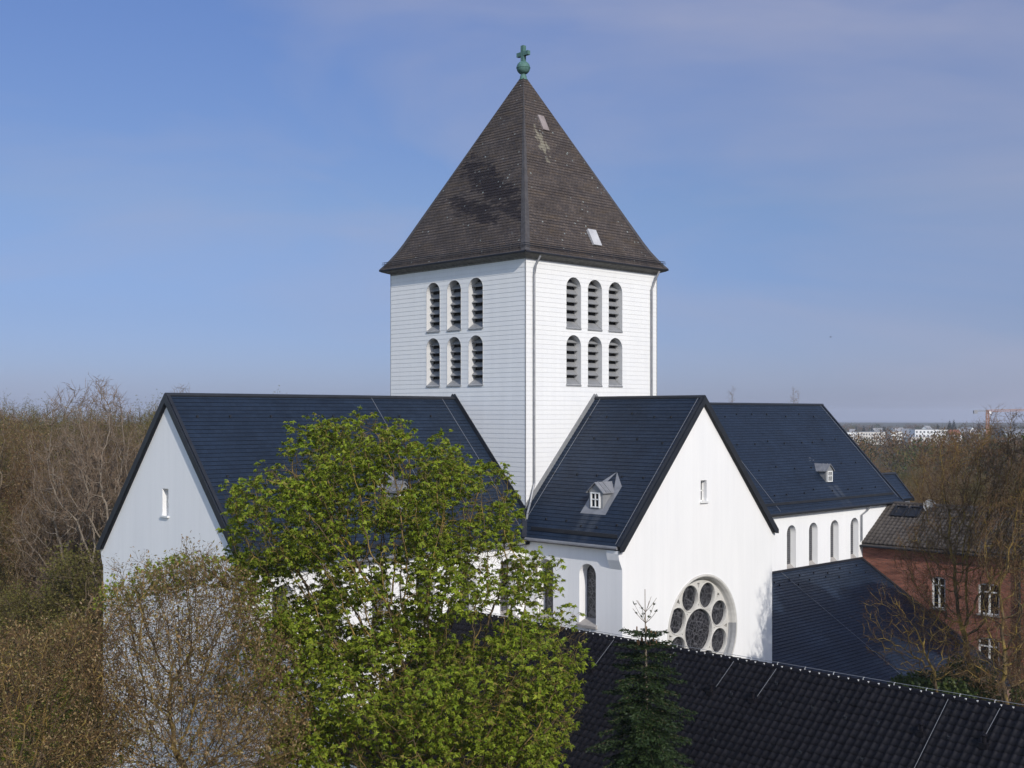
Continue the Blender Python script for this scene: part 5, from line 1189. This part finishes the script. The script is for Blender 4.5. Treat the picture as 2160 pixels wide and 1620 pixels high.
q = MB(); q.box((-10.5, -1, Hc-1.6), (-7.8, 1, Hc+.8)); q.build('counterweight', M['greyr'], cr_)
q = MB(); q.box((.9, -1.2, Hc-1.8), (2.6, .6, Hc+.1)); q.build('cab', M['render'], cr_)
# dark conifers on the skyline
cb = None; crng = np.random.default_rng(95)
for i, (px, py, Y, lab) in enumerate(((1772, 893, 1040, 'dark conifer touching the nave roof edge on the skyline'), (1806, 899, 1080, 'dark conifer, left one of a pair above the long pale block'), (1822, 897, 1090, 'dark conifer, right one of a pair above the long pale block'), (1840, 898, 1070, 'lone dark conifer above the middle of the long block'), (1865, 899, 1080, 'broad dark conifer above the beige block'), (2003, 886, 1000, 'taller skyline conifer, left of the two above the white block end'), (2012, 885, 1010, 'skyline conifer, right of the two above the white block end'), (1978, 893, 1050, 'small conifer behind the white flat roof'), (2065, 892, 1010, 'dark conifer just left of the crane mast'), (2098, 896, 1000, 'broad dark conifer just right of the crane mast'), (2112, 898, 1020, 'low dark conifer further right under the crane jib'), (1940, 922, 860, 'round dark green tree before the terraced block'), (1885, 924, 850, 'dark pointed tree before the beige striped block'))):
    if cb is None:
        cb = thing('conifer', lab, 'tree', (0, 0, 0)); L = [((0, 0, z), (r, r, 2.6), 1) for z, r in ((4, 4.2), (7, 3.8), (10, 3.0), (13, 2.0), (16, 1.1), (18, .6))]
        C = lobes_points(crng, L, 900); lv = leaves(crng, C, unit(C*np.array([1, 1, 0.1]))+crng.normal(0, .5, C.shape), crng.uniform(.7, 1.4, 900), 'maple', .4); V, F = merge([lv]); mesh_np('crown', V, F, M['farneedle'], cb)
        q = MB(); q.tube([(0, 0, -4), (0, 0, 19)], [.35, .05], 6); q.build('trunk', M['bark'], cb); o = cb
    else: o = copy_tree(cb); o['label'] = lab
    o['group'] = 'conifers on the skyline'; h = 14.0 if i < 11 else 13; s = h/20; wx = (1, .9, 1, .9, 1.3, .9, .9, .8, 1, 1.7, 1.4, 1.6, 1)[i]; o.location = at(px, Y, zrow(py, Y)-h); o.scale = (s*wx, s*wx, s); o.rotation_euler = (0, 0, i*1.3)
# a bird in flight
bd = thing('bird', 'small dark bird in flight in the sky right of the tower', 'bird', at(1752, 150, zrow(711, 150)))
q = MB(); q.tube([(-.12, 0, 0), (-.06, 0, .01), (.03, 0, .015), (.10, 0, .01), (.15, 0, .005)], [.01, .035, .04, .028, .006], 8)
for s in (-1, 1): q.face([(.04, 0, .02), (.02, s*.16, .08), (-.05, s*.30, .05), (-.05, s*.14, .06), (-.05, 0, .02)]); q.face([(.04, 0, .012), (.02, s*.16, .072), (-.05, s*.30, .045), (-.05, s*.14, .052), (-.05, 0, .012)])
q.face([(-.10, -.01, 0), (-.10, .01, 0), (-.20, .05, .01), (-.20, -.05, .01)]); q.build('body', M['dark'], bd)

# ------------------------------------------------------------------ air between here and the far slope
m = bpy.data.materials.new('thin_air'); m.use_nodes = True; n = m.node_tree; n.nodes.clear(); o_ = n.nodes.new('ShaderNodeOutputMaterial'); v_ = n.nodes.new('ShaderNodeVolumePrincipled')
v_.inputs['Color'].default_value = (0.80, 0.86, 1.0, 1); v_.inputs['Density'].default_value = 0.00016; v_.inputs['Anisotropy'].default_value = 0.0
n.links.new(v_.outputs[0], o_.inputs['Volume'])
q = MB(); q.box((-5600, -5600, -9), (5600, 5600, 40)); tag(q.build('haze', m), kind='stuff')
